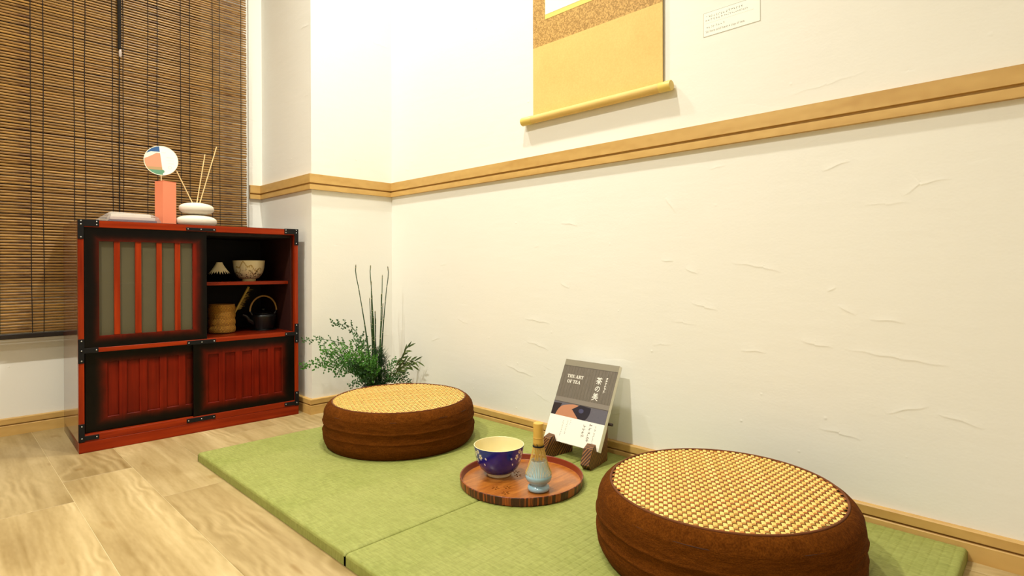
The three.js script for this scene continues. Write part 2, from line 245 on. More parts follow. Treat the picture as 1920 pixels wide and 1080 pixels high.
// ---------------------------------------------------------------- lacquer cabinet
const CAB = V(-1.0515, 0, -0.0556), CROT = -0.0276, CW = 0.6614, CH = 0.6929, CD = 0.339;
const cabPoint = (u, v, w) => V(u, v, w).applyAxisAngle(V(0, 1, 0), CROT).add(CAB);
{
  const k = thing('lacquer_cabinet', 'dark red lacquered cabinet with black iron corner fittings and sliding doors', 'cabinet', [CAB.x, 0, CAB.z]); k.rotation.y = CROT;
  const grain = dataTex(512, 512, (u, v) => { const g = (fbm(u * 6, v * 110, 6, 110, 3) - 0.5) * 1.2 + (fbm(u * 3, v * 8, 3, 8, 2) - 0.5) * 0.6; return [142 + g * 42, 43 + g * 22, 9 + g * 8]; });
  const lac = (o) => phys({ roughness: 0.34, specularIntensity: 0.3, clearcoat: 0.06, clearcoatRoughness: 0.15, ...o });
  const red = lac({ map: rep(grain, 1.2, 1.2) }), redV = lac({ map: (() => { const t = rep(grain, 1.2, 1.2); t.rotation = Math.PI / 2; return t; })() });
  const sideM = phys({ map: (() => { const t = rep(grain, 1.2, 1.2); t.rotation = Math.PI / 2; return t; })(), color: new THREE.Color().setRGB(0.3, 0.27, 0.25), roughness: 0.28, clearcoat: 1, clearcoatRoughness: 0.1 });
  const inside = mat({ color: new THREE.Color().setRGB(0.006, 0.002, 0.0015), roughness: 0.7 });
  const T = 0.0138;
  obj('side_panel', bx(0, T, 0, CH, -CD, -0.016), sideM, k); obj('side_panel', bx(CW - T, CW, 0, CH, -CD, -0.016), sideM, k);
  obj('front_stile', bx(0, T, 0.033, CH, -0.016, 0, 0.0012), redV, k); obj('front_stile', bx(CW - T, CW, 0.033, CH, -0.016, 0, 0.0012), redV, k);
  obj('top_board', bx(0, CW, CH, CH + 0.0005, -CD, 0), sideM, k);
  obj('top_rail', bx(T, CW - T, 0.672, CH, -0.03, 0, 0.0012), red, k);
  obj('middle_rail', bx(T, CW - T, 0.2965, 0.31, -0.03, 0, 0.0012), red, k);
  obj('bottom_rail', bx(T, CW - T, 0.033, 0.0535, -0.03, 0, 0.0012), red, k);
  obj('plinth', bx(0, CW, 0, 0.0325, -CD + 0.02, 0.0008, 0.001), red, k);
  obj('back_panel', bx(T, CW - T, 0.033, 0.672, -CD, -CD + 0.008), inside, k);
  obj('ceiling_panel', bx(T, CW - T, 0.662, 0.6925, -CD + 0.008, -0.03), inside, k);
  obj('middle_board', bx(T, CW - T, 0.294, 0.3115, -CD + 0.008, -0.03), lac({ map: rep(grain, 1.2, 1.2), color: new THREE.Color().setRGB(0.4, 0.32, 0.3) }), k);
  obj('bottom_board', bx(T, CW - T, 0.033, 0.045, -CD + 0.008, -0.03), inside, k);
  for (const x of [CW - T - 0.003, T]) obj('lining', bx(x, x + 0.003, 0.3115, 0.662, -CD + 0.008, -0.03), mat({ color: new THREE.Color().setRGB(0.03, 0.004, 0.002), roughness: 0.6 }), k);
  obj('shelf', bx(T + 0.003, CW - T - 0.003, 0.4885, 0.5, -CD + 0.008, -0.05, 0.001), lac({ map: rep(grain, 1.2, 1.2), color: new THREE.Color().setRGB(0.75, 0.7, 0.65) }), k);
  // sprayed lacquer on the doors: red fields dyed black towards the door edges, copied from the photograph
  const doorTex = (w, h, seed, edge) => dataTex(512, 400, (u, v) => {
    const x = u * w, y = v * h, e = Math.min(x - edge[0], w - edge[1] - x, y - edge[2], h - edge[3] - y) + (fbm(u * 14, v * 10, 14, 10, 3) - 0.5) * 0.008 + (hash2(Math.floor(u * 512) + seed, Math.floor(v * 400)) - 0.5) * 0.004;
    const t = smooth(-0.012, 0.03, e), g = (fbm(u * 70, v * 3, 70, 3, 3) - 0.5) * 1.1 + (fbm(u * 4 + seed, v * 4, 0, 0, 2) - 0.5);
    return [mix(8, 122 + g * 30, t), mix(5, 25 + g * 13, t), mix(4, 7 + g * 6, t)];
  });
  const doorUV = (g, x0, y0, w, h) => { const p = g.attributes.position, uv = new Float32Array(p.count * 2); for (let i = 0; i < p.count; i++) { uv[2 * i] = clamp((p.getX(i) - x0) / w, 0.002, 0.998); uv[2 * i + 1] = clamp((p.getY(i) - y0) / h, 0.002, 0.998); } g.setAttribute('uv', new THREE.BufferAttribute(uv, 2)); return g; };
  const rect = (S, a, b, c, d) => { S.moveTo(a, c); S.lineTo(b, c); S.lineTo(b, d); S.lineTo(a, d); S.closePath(); return S; };
  { // glazed sliding door
    const a = 0.0145, b = 0.348, c = 0.3105, d = 0.6718, z = -0.019;
    const S = rect(new THREE.Shape(), a, b, c, d); S.holes.push(rect(new THREE.Path(), 0.051, 0.3064, 0.345, 0.6312));
    const g = doorUV(new THREE.ExtrudeGeometry(S, { depth: 0.016, bevelEnabled: false }).translate(0, 0, z), a, c, b - a, d - c);
    const dg = new THREE.Group(); dg.name = 'glazed_door'; k.add(dg);
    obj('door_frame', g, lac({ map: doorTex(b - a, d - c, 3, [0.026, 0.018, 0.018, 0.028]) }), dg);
    const bars = [[0.089, 0.1046], [0.144, 0.1605], [0.202, 0.217], [0.254, 0.27]];
    for (const [p, q] of bars) obj('bar', bx(p, q, 0.345, 0.6312, z + 0.002, z + 0.013, 0.0012), redV, dg);
    const gl = phys({ color: new THREE.Color().setRGB(0.34, 0.3, 0.17), roughness: 0.08, transmission: 0.75, thickness: 0 });
    const pn = [[0.051, 0.089], [0.1046, 0.144], [0.1605, 0.202], [0.217, 0.254], [0.27, 0.3064]];
    for (const [p, q] of pn) obj('pane', bx(p, q, 0.345, 0.6312, z + 0.003, z + 0.006), gl, dg);
  }
  const panelDoor = (a, b, z, cols, v0, v1, seed, edge) => {
    const c = 0.054, d = 0.296, dg = new THREE.Group(); dg.name = 'panel_door'; k.add(dg);
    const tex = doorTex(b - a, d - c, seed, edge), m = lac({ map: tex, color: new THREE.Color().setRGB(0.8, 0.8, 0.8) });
    const S = rect(new THREE.Shape(), a, b, c, d); for (const [p, q] of cols) S.holes.push(rect(new THREE.Path(), p + 0.002, q - 0.002, v0 + 0.002, v1 - 0.002));
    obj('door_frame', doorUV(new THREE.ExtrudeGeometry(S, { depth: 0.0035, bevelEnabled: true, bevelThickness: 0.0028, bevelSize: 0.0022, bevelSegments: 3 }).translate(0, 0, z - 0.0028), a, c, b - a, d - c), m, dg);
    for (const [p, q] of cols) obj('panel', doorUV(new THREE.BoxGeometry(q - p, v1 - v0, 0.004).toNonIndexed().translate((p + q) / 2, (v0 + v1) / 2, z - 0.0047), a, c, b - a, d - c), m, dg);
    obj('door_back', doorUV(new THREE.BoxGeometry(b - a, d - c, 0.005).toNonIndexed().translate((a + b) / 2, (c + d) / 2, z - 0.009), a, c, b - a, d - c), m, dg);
    return dg;
  };
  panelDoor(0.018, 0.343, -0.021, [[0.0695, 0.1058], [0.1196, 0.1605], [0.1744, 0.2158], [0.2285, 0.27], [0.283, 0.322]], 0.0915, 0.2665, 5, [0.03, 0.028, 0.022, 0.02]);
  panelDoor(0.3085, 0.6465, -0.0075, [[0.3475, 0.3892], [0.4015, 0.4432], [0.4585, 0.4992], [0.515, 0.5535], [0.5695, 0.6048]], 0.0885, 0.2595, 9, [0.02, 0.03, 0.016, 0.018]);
  // black iron fittings
  const iron = phys({ color: new THREE.Color().setRGB(0.008, 0.008, 0.009), roughness: 0.4, specularIntensity: 0.35 }), stud = mat({ color: 0xb8bcc0, roughness: 0.25, metalness: 0.9 });
  const studG = new THREE.SphereGeometry(0.0022, 10, 6); studG.scale(1, 1, 0.6);
  const plate = (rects, studs) => { const p = obj('fitting', rects.map(([a, b, c, d]) => bx(a, b, c, d, -0.001, 0.0022, 0.0008)), iron, k); for (const [x, y] of studs) { const s = obj('stud', studG, stud, p); s.position.set(x, y, 0.0023); } };
  const e = CW, sd = (x) => e - x;
  plate([[-0.0012, 0.051, 0.6745, 0.6945], [-0.0012, 0.0138, 0.636, 0.676]], [[0.007, 0.69], [0.007, 0.68], [0.045, 0.689], [0.045, 0.68], [0.007, 0.642]]);
  plate([[sd(0.051), sd(-0.0012), 0.6745, 0.6945], [sd(0.0138), sd(-0.0012), 0.634, 0.676]], [[sd(0.007), 0.69], [sd(0.007), 0.68], [sd(0.046), 0.689], [sd(0.046), 0.68], [sd(0.007), 0.641]]);
  plate([[0.2855, 0.3755, 0.6735, 0.6835]], [[0.291, 0.6785], [0.33, 0.6785], [0.37, 0.6785]]);
  plate([[-0.0012, 0.0138, 0.267, 0.339], [0.013, 0.048, 0.296, 0.3105]], [[0.007, 0.333], [0.007, 0.304], [0.007, 0.274], [0.043, 0.304]]);
  plate([[sd(0.0138), sd(-0.0012), 0.269, 0.34], [sd(0.05), sd(0.013), 0.297, 0.3105]], [[sd(0.007), 0.334], [sd(0.007), 0.304], [sd(0.007), 0.275], [sd(0.046), 0.304]]);
  plate([[0.287, 0.374, 0.2945, 0.308]], [[0.292, 0.301], [0.331, 0.301], [0.369, 0.301]]);
  plate([[-0.0012, 0.0138, 0.0335, 0.087], [0.013, 0.0486, 0.0365, 0.05]], [[0.007, 0.08], [0.007, 0.044], [0.043, 0.044]]);
  plate([[sd(0.0138), sd(-0.0012), 0.0335, 0.086], [sd(0.053), sd(0.013), 0.0365, 0.05]], [[sd(0.007), 0.08], [sd(0.007), 0.044], [sd(0.048), 0.044]]);
  plate([[0.2845, 0.372, 0.037, 0.0505]], [[0.29, 0.044], [0.329, 0.044], [0.367, 0.044]]);
}

// ---------------------------------------------------------------- things on the cabinet
{ // coral box with paper fan card on a stick
  const y = CH + 0.0006;
  const card = thing('coral_box', 'tall coral square box on the cabinet beside the stones', 'box', [-0.7845, y, -0.208]); card.rotation.y = 0.42;
  const coral = mat({ color: 0xee8a66, roughness: 0.55 });
  obj('box_body', bx(-0.025, 0.025, 0, 0.1535, -0.02, 0.02, 0.0008), coral, card); obj('lid', bx(-0.0254, 0.0254, 0.1537, 0.1557, -0.0204, 0.0204, 0.0006), coral, card);
  const fan = thing('paper_fan', 'round paper fan card with a coral hill print above the coral box', 'fan', [-0.7965, y + 0.1563, -0.212]); fan.rotation.y = -0.26;
  const tex = canvasTex(512, 512, (c, w, h) => {      // a plain generic print: blue top, coral field, green foot; blank right half
    c.fillStyle = '#fbf8ee'; c.fillRect(0, 0, w, h);
    c.save(); c.beginPath(); c.moveTo(0, 0); c.lineTo(w * 0.44, 0); c.lineTo(w * 0.56, h); c.lineTo(0, h); c.clip();
    c.fillStyle = '#f3e9da'; c.fillRect(0, 0, w, h); c.fillStyle = '#2f5a92'; c.fillRect(0, 0, w, h * 0.2);
    c.beginPath(); c.moveTo(0, h * 0.2); c.lineTo(w * 0.2, h * 0.2); c.lineTo(w * 0.05, h * 0.28); c.lineTo(0, h * 0.3); c.fill();
    c.fillStyle = '#ee9676'; c.beginPath(); c.moveTo(0, h * 0.46); c.quadraticCurveTo(w * 0.2, h * 0.36, w * 0.36, h * 0.24); c.lineTo(w, h * 0.24); c.lineTo(w, h * 0.76); c.lineTo(0, h * 0.76); c.fill();
    c.fillStyle = '#b8976a'; c.fillRect(0, h * 0.72, w, h * 0.1); c.fillStyle = '#5f9377'; c.fillRect(0, h * 0.82, w, h * 0.2); c.restore();
    c.fillStyle = '#5f9377'; c.beginPath(); c.arc(w * 0.54, h * 0.87, w * 0.06, 0, 7); c.fill();
    c.strokeStyle = 'rgba(150,150,140,0.55)'; c.lineWidth = 4; for (const [x, yy, l] of [[0.5, 0.22, 0.14], [0.66, 0.38, 0.2], [0.66, 0.48, 0.22], [0.72, 0.58, 0.16]]) { c.beginPath(); c.moveTo(w * x, h * yy); c.lineTo(w * (x + l), h * yy); c.stroke(); }
    c.beginPath(); c.arc(w * 0.76, h * 0.72, w * 0.05, 0, 7); c.stroke();
  });
  const disc = new THREE.CylinderGeometry(0.05, 0.05, 0.0014, 56); disc.rotateX(Math.PI / 2);
  { const p = disc.attributes.position, uv = disc.attributes.uv; for (let i = 0; i < p.count; i++) uv.setXY(i, p.getX(i) / 0.1 + 0.5, p.getY(i) / 0.1 + 0.5); }
  const dsk = obj('paper_disc', disc, mat({ map: tex, roughness: 0.7 }), fan); dsk.position.set(0, 0.0715, 0);
  const rim = obj('rim', new THREE.TorusGeometry(0.05, 0.0012, 8, 64), mat({ color: 0xf6f0dc, roughness: 0.7 }), fan); rim.position.set(0, 0.0715, 0);
  obj('stick', cyl(V(0, -0.0005, 0), V(0, 0.023, 0), 0.0016), mat({ color: 0xe6c9a0 }), fan);
  // two stacked stones with reeds
  const stoneM = mat({ color: 0xe3dccb, roughness: 0.75, bumpMap: rep(plasterBump, 6, 6), bumpScale: 0.0006 });
  const stone = (name, label, x, y0, rx, h, sq, ry) => { const g = new THREE.SphereGeometry(1, 40, 24), p = g.attributes.position; for (let i = 0; i < p.count; i++) { const yy = p.getY(i), f = Math.pow(Math.max(0, 1 - Math.abs(yy) ** 2.6), 0.5) / Math.max(1e-4, Math.sqrt(Math.max(1e-6, 1 - yy * yy))), n = 1 + 0.04 * Math.sin(Math.atan2(p.getZ(i), p.getX(i)) * 2 + ry); p.setXYZ(i, p.getX(i) * rx * Math.min(f, 1.6) * n, yy * h / 2, p.getZ(i) * rx * sq * Math.min(f, 1.6)); } g.computeVertexNormals(); g.translate(0, h / 2, 0); const o = obj(name, g, stoneM); o.position.set(x, y0, -0.208); return tag(o, label, 'stone'); };
  stone('diffuser_stone', 'larger white pebble, lower of the two stacked stones', -0.6865, y, 0.0645, 0.0465, 0.75, 0.4);
  stone('diffuser_stone', 'smaller white pebble with reeds, upper of the two stacked stones', -0.6865, y + 0.0462, 0.055, 0.0445, 0.75, 1.4);
  const reed = mat({ color: 0xe9c993, roughness: 0.7 });
  const S = [[[-0.697, 0.776], [-0.7515, 0.892], 'reed stick leaning left towards the paper fan'], [[-0.6865, 0.777], [-0.6585, 0.962], 'middle reed stick, nearly upright, in the upper stone'], [[-0.678, 0.776], [-0.619, 0.995], 'longest reed stick leaning right out of the upper stone']];
  for (const [a, b, l] of S) tag(obj('reed_stick', cyl(V(a[0], a[1], -0.208), V(b[0], b[1], -0.206), 0.0019), reed), l, 'reed stick', null, 'reed sticks in the stone diffuser');
  // booklets in a clear sleeve
  const nb = thing('booklet_pack', 'flat booklets in a clear plastic sleeve lying on the cabinet', 'booklets', [-0.895, y, -0.175]); nb.rotation.y = -0.1;
  obj('booklet', bx(-0.062, 0.066, 0.0008, 0.0105, -0.06, 0.06, 0.001), mat({ color: 0x4b2440, roughness: 0.6 }), nb);
  obj('booklet', bx(-0.06, 0.062, 0.0106, 0.0195, -0.058, 0.058, 0.001), mat({ color: 0xc9b4ac, roughness: 0.6 }), nb);
  obj('booklet', bx(-0.058, 0.05, 0.0196, 0.0285, -0.055, 0.056, 0.001), mat({ color: 0xe4d9cc, roughness: 0.6 }), nb);
  const sl = new THREE.ExtrudeGeometry((() => { const s = new THREE.Shape(); s.moveTo(-0.105, 0); s.lineTo(0.072, 0); s.lineTo(0.078, 0.006); s.lineTo(0.07, 0.021); s.lineTo(0.052, 0.03); s.lineTo(-0.058, 0.034); s.lineTo(-0.07, 0.027); s.closePath(); return s; })(), { depth: 0.13, bevelEnabled: false }).translate(0, 0, -0.065);
  obj('plastic_sleeve', sl, phys({ color: 0xffffff, transmission: 0.9, roughness: 0.18, thickness: 0 }), nb);
}
// ---------------------------------------------------------------- things in the cabinet
const handDrawn = (c, x, y, s, r, n = 4) => { for (let i = 0; i < n; i++) { const hor = r() < 0.55, a = x + r() * s * 0.6, b = y + r() * s * 0.8; c.beginPath(); c.moveTo(a, b); c.lineTo(hor ? a + s * 0.5 : a + s * 0.08, hor ? b + s * 0.04 : b + s * 0.45); c.stroke(); } };
{
  const P = (u, v, w) => cabPoint(u, v, w);
  // mountain ornament
  const mp = P(0.4325, 0.5001, -0.152), mt = thing('mountain_ornament', 'small dark mountain ornament with a cream snow cap on the shelf', 'ornament', [mp.x, mp.y, mp.z]);
  const prof = (t) => 0.009 + 0.052 * Math.pow(t, 1.25);                 // t: 0 top, 1 foot
  const H = 0.07, mountain = (t0, t1f, grow) => { const pos = [], idx = [], n = 48, m = 10; for (let j = 0; j <= m; j++) for (let i = 0; i <= n; i++) { const a = i / n * 6.28318, t = mix(t0, t1f(i), j / m), r = prof(t) + grow; pos.push(Math.sin(a) * r, H * (1 - t) + grow * 0.5, Math.cos(a) * r * 0.6); } for (let j = 0; j < m; j++) for (let i = 0; i < n; i++) { const a = j * (n + 1) + i; idx.push(a, a + n + 1, a + 1, a + 1, a + n + 1, a + n + 2); } const g = new THREE.BufferGeometry(); g.setAttribute('position', new THREE.Float32BufferAttribute(pos, 3)); g.setAttribute('uv', new THREE.Float32BufferAttribute(pos.flatMap((q, i) => (i % 3 === 2 ? [] : [q])), 2)); g.setIndex(idx); g.computeVertexNormals(); return g; };
  const top = (y, gr) => { const g = new THREE.CircleGeometry(prof(0) + gr, 32); g.rotateX(-Math.PI / 2); g.scale(1, 1, 0.6); g.translate(0, y, 0); return g; };
  obj('mountain_body', [mountain(0, () => 1, 0), top(H, 0)], phys({ color: 0x010102, roughness: 1, specularIntensity: 0, side: THREE.DoubleSide }), mt);
  const jag = rngOf(5), edge = Array.from({ length: 49 }, (_, i) => (i % 2 ? 0.62 : 0.46) + 0.08 * (jag() - 0.5)); edge[48] = edge[0];
  obj('snow_cap', [mountain(0, (i) => edge[i], 0.0012), top(H + 0.0006, 0.0012)], mat({ color: 0xefe2b8, roughness: 0.7, side: THREE.DoubleSide }), mt);
  // painted bowl
  const bp = P(0.537, 0.5001, -0.152), bowl = thing('painted_bowl', 'cream tea bowl painted with a brown landscape on the shelf', 'bowl', [bp.x, bp.y, bp.z]); bowl.rotation.y = -0.77 - Math.PI;
  const bt = canvasTex(1024, 256, (c, w, h) => {
    c.fillStyle = '#eaddb4'; c.fillRect(0, 0, w, h); const r = rngOf(31);
    for (let b = 0; b < 3; b++) { c.fillStyle = ['#b79a5e', '#8d7448', '#6d5836'][b]; for (let x = 0; x < w; x += 2) { const y = h * (0.3 + b * 0.13) + 22 * Math.sin(x * 0.021 * (1 + b * 0.4) + b * 2) + 12 * Math.sin(x * 0.07 + b); if (vnoise(x * 0.02, b * 7.1) > 0.42 + b * 0.05) c.fillRect(x, y, 2, 4 + 14 * r()); } }
    c.strokeStyle = '#3c3122'; c.lineWidth = 3; for (let i = 0; i < 150; i++) { const x = r() * w, y = h * (0.38 + 0.4 * r()); c.beginPath(); c.moveTo(x, y); c.lineTo(x + (r() - 0.5) * 20, y - r() * 26); c.stroke(); }
    c.fillStyle = '#4a3c27'; for (let i = 0; i < 90; i++) { c.beginPath(); c.ellipse(r() * w, h * (0.55 + 0.25 * r()), 4 + 9 * r(), 3 + 5 * r(), 0, 0, 7); c.fill(); }
    c.fillStyle = '#c79a52'; c.fillRect(0, h * 0.87, w, 10);
  });
  const outer = [[0.024, 0.008], [0.032, 0.0105], [0.042, 0.019], [0.0495, 0.033], [0.0535, 0.05], [0.0562, 0.0755], [0.0565, 0.0775]];
  const gz = (o) => phys({ roughness: 0.3, clearcoat: 0.4, clearcoatRoughness: 0.15, ...o });
  obj('outer_glaze', lathe(outer, 56), gz({ map: (() => { bt.flipY = true; return bt; })() }), bowl);
  obj('inner_glaze', lathe([[0.0565, 0.0775], [0.0548, 0.0776], [0.0518, 0.05], [0.047, 0.033], [0.038, 0.019], [0.02, 0.0125], [0.0002, 0.0115]], 56), gz({ color: 0xe9dcb6 }), bowl);
  obj('foot', lathe([[0.0002, 0.002], [0.02, 0.002], [0.0215, 0], [0.0245, 0], [0.0243, 0.009]], 48), gz({ color: 0xe2cf95 }), bowl);
  // woven basket with a twig
  const kp = P(0.4405, 0.3117, -0.152), bk = thing('wicker_basket', 'small round wicker basket with bulging bands, lower shelf of cabinet', 'basket', [kp.x, kp.y, kp.z]);
  const bpts = [[0.0002, 0.002], [0.043, 0.002]]; for (let i = 0; i <= 40; i++) { const t = i / 40; bpts.push([0.0438 + 0.0026 * Math.abs(Math.sin(t * Math.PI * 4)) - 0.0012 * t, 0.002 + 0.1 * t]); } bpts.push([0.0405, 0.1025], [0.039, 0.06], [0.038, 0.008], [0.0002, 0.006]);
  const wk = dataTex(512, 256, (u, v) => { const row = Math.floor(v * 46), a = Math.sin(u * 6.283 * 30 + (row % 2) * Math.PI), r0 = Math.abs(((v * 46) % 1) - 0.5); const t = clamp(0.65 + 0.3 * a - r0 * 0.7) + (hash2(Math.floor(u * 88), row) - 0.5) * 0.25; return [mix(104, 250, t), mix(60, 188, t), mix(10, 66, t)]; });
  const wkb = dataTex(512, 256, (u, v) => { const row = Math.floor(v * 46), a = Math.sin(u * 6.283 * 44 + (row % 2) * Math.PI), r0 = Math.abs(((v * 46) % 1) - 0.5); return clamp(0.6 + 0.35 * a - r0); }, false);
  obj('woven_wall', lathe(bpts, 64), mat({ map: wk, bumpMap: wkb, bumpScale: 0.0016, roughness: 0.7 }), bk);
  obj('rim', torus(0.0415, 0.0022, 0.1025, 64, 8), mat({ color: 0xa8742c, roughness: 0.7 }), bk);
  const tp = P(0.478, 0.375, -0.15), tw = thing('dried_grass_stem', 'dried grass stem sticking out of the wicker basket', 'grass', [0, 0, 0]);
  const ta = V(tp.x - 0.01, 0.352, tp.z), tb = V(tp.x + 0.056, 0.478, tp.z + 0.005);
  obj('stem', cyl(ta, tb, 0.0035, 0.0045, 8), mat({ color: 0xb59a4a, roughness: 0.8 }), tw);
  const hairs = []; const hr = rngOf(12); for (let i = 0; i < 46; i++) { const q = ta.clone().lerp(tb, 0.3 + 0.7 * hr()); hairs.push(cyl(q, q.clone().add(V(0.012 + 0.01 * hr(), -0.004 + 0.014 * hr(), (hr() - 0.5) * 0.016)), 0.0008, 0.0003, 4)); }
  obj('bristles', hairs, mat({ color: 0xc2a452, roughness: 0.8 }), tw);
  // iron kettle
  const pp = P(0.5895, 0.3117, -0.15), kt = thing('iron_teapot', 'black iron teapot with an arched cane handle', 'teapot', [pp.x, pp.y, pp.z]);
  const fe = mat({ color: new THREE.Color().setRGB(0.005, 0.0055, 0.006), roughness: 0.3, metalness: 0 });
  obj('body', lathe([[0.0002, 0.002], [0.034, 0.002], [0.036, 0.004], [0.04, 0.02], [0.0455, 0.05], [0.046, 0.056], [0.042, 0.0605], [0.03, 0.0615], [0.029, 0.058], [0.0002, 0.05]], 56), fe, kt);
  const lid = obj('lid', lathe([[0.0285, 0.0605], [0.0305, 0.0625], [0.026, 0.0665], [0.012, 0.0695], [0.0002, 0.07]], 48), fe, kt);
  obj('knob', lathe([[0.003, 0.069], [0.0035, 0.073], [0.0065, 0.076], [0.0062, 0.0805], [0.0002, 0.0825]], 24), fe, lid);
  obj('spout', (() => { const c = new THREE.CatmullRomCurve3([V(-0.037, 0.03, 0), V(-0.053, 0.04, 0), V(-0.063, 0.054, 0), V(-0.078, 0.0615, 0)]); const g = new THREE.TubeGeometry(c, 16, 1, 12); const p = g.attributes.position; for (let i = 0; i < p.count; i++) { const s = Math.floor(i / 13) / 16, q = c.getPointAt(s), r = mix(0.0105, 0.0045, s); p.setXYZ(i, q.x + (p.getX(i) - q.x) * r, q.y + (p.getY(i) - q.y) * r, q.z + (p.getZ(i) - q.z) * r); } g.computeVertexNormals(); return g; })(), fe, kt);
  for (const s of [-1, 1]) obj('lug', [cyl(V(s * 0.04, 0.056, 0), V(s * 0.049, 0.07, 0), 0.0045, 0.0036, 10), new THREE.SphereGeometry(0.0045, 10, 8).translate(s * 0.0495, 0.071, 0)], fe, kt);
  const arc = []; for (let i = 0; i <= 16; i++) { const a = Math.PI * (i / 16); arc.push(V(-Math.cos(a) * 0.0505, 0.072 + Math.sin(a) * 0.058, 0)); }
  obj('handle', tube(arc, 0.0034, 48, 8), mat({ color: 0xa37c40, roughness: 0.45 }), kt);
  obj('saucer', lathe([[0.0002, 0.0001], [0.04, 0.0001], [0.047, 0.002], [0.0475, 0.003], [0.04, 0.0018], [0.0002, 0.0018]], 48), fe, kt);
}

// ---------------------------------------------------------------- tatami mats
{
  const tex = dataTex(512, 512, (u, v) => { const s = fbm(u * 200, v * 24, 200, 24, 2) - 0.5, b = fbm(u * 5, v * 5, 5, 5, 3) - 0.5, c = vnoise(u * 40, v * 96, 40, 96) - 0.5; return [145 + s * 24 + b * 13 + c * 9, 149 + s * 24 + b * 9 + c * 9, 76 + s * 22 + b * 14 + c * 8]; });
  const bump = dataTex(512, 512, (u, v) => 0.5 + 0.5 * (vnoise(u * 180, v * 60, 180, 60) - 0.5), false);
  const m = mat({ map: rep(tex, 2.5, 2.5), bumpMap: rep(bump, 2.5, 2.5), bumpScale: 0.0006, roughness: 0.7 });
  const X0 = -0.8271, X1 = -0.0135, TOP = 0.0245, R = 0.007, pitch = 0.016;
  const edgeDrop = (e) => (e >= R ? 0 : R - Math.sqrt(Math.max(0, R * R - (R - e) * (R - e))));
  const mat_ = (z0, z1, label) => {
    const xs = [0, 0.0008, 0.002, 0.004, 0.007], xsAll = [...xs.map((q) => X0 + q)]; for (let i = 1; i < 10; i++) xsAll.push(mix(X0, X1, i / 10)); xsAll.push(...xs.slice().reverse().map((q) => X1 - q));
    const zs = [...xs.map((q) => z0 + q)]; const n = Math.round((z1 - z0 - 0.016) / pitch) * 12; for (let i = 1; i < n; i++) zs.push(mix(z0 + 0.008, z1 - 0.008, i / n)); zs.push(...xs.slice().reverse().map((q) => z1 - q));
    const pos = [], uv = [], idx = [], nx = xsAll.length, nz = zs.length;
    for (let j = 0; j < nz; j++) for (let i = 0; i < nx; i++) { const x = xsAll[i], z = zs[j], ez = Math.min(z - z0, z1 - z), ex = Math.min(x - X0, X1 - x), dv = (((z - z0) / pitch) % 1 + 1) % 1, rib = -0.001 * Math.exp(-((Math.min(dv, 1 - dv) * pitch / 0.0017) ** 2)); pos.push(x, TOP - edgeDrop(ex) - edgeDrop(ez) + rib * smooth(0, R, Math.min(ex, ez)), z); uv.push(x, z); }
    for (let j = 0; j + 1 < nz; j++) for (let i = 0; i + 1 < nx; i++) { const a = j * nx + i; idx.push(a, a + nx, a + 1, a + 1, a + nx, a + nx + 1); }
    const g = new THREE.BufferGeometry(); g.setAttribute('position', new THREE.Float32BufferAttribute(pos, 3)); g.setAttribute('uv', new THREE.Float32BufferAttribute(uv, 2)); g.setIndex(idx); g.computeVertexNormals();
    const t = thing('tatami_mat', label, 'tatami', [0, 0, 0]);
    obj('woven_top', g, m, t);
    obj('edge', [bx(X0, X1, 0.0005, TOP - R + 0.0002, z0, z0 + 0.003), bx(X0, X1, 0.0005, TOP - R + 0.0002, z1 - 0.003, z1), bx(X0, X0 + 0.003, 0.0005, TOP - R + 0.0002, z0, z1), bx(X1 - 0.003, X1, 0.0005, TOP - R + 0.0002, z0, z1)], m, t);
    obj('underside', bx(X0 + 0.003, X1 - 0.003, 0.0002, 0.008, z0 + 0.003, z1 - 0.003), mat({ color: 0x4d4a2a, roughness: 0.9 }), t);
  };
  mat_(0.2629, 1.0822, 'green square tatami mat under the back cushion nearest the plant');
  mat_(1.0834, 1.898, 'green square tatami mat under the near right cushion');
}

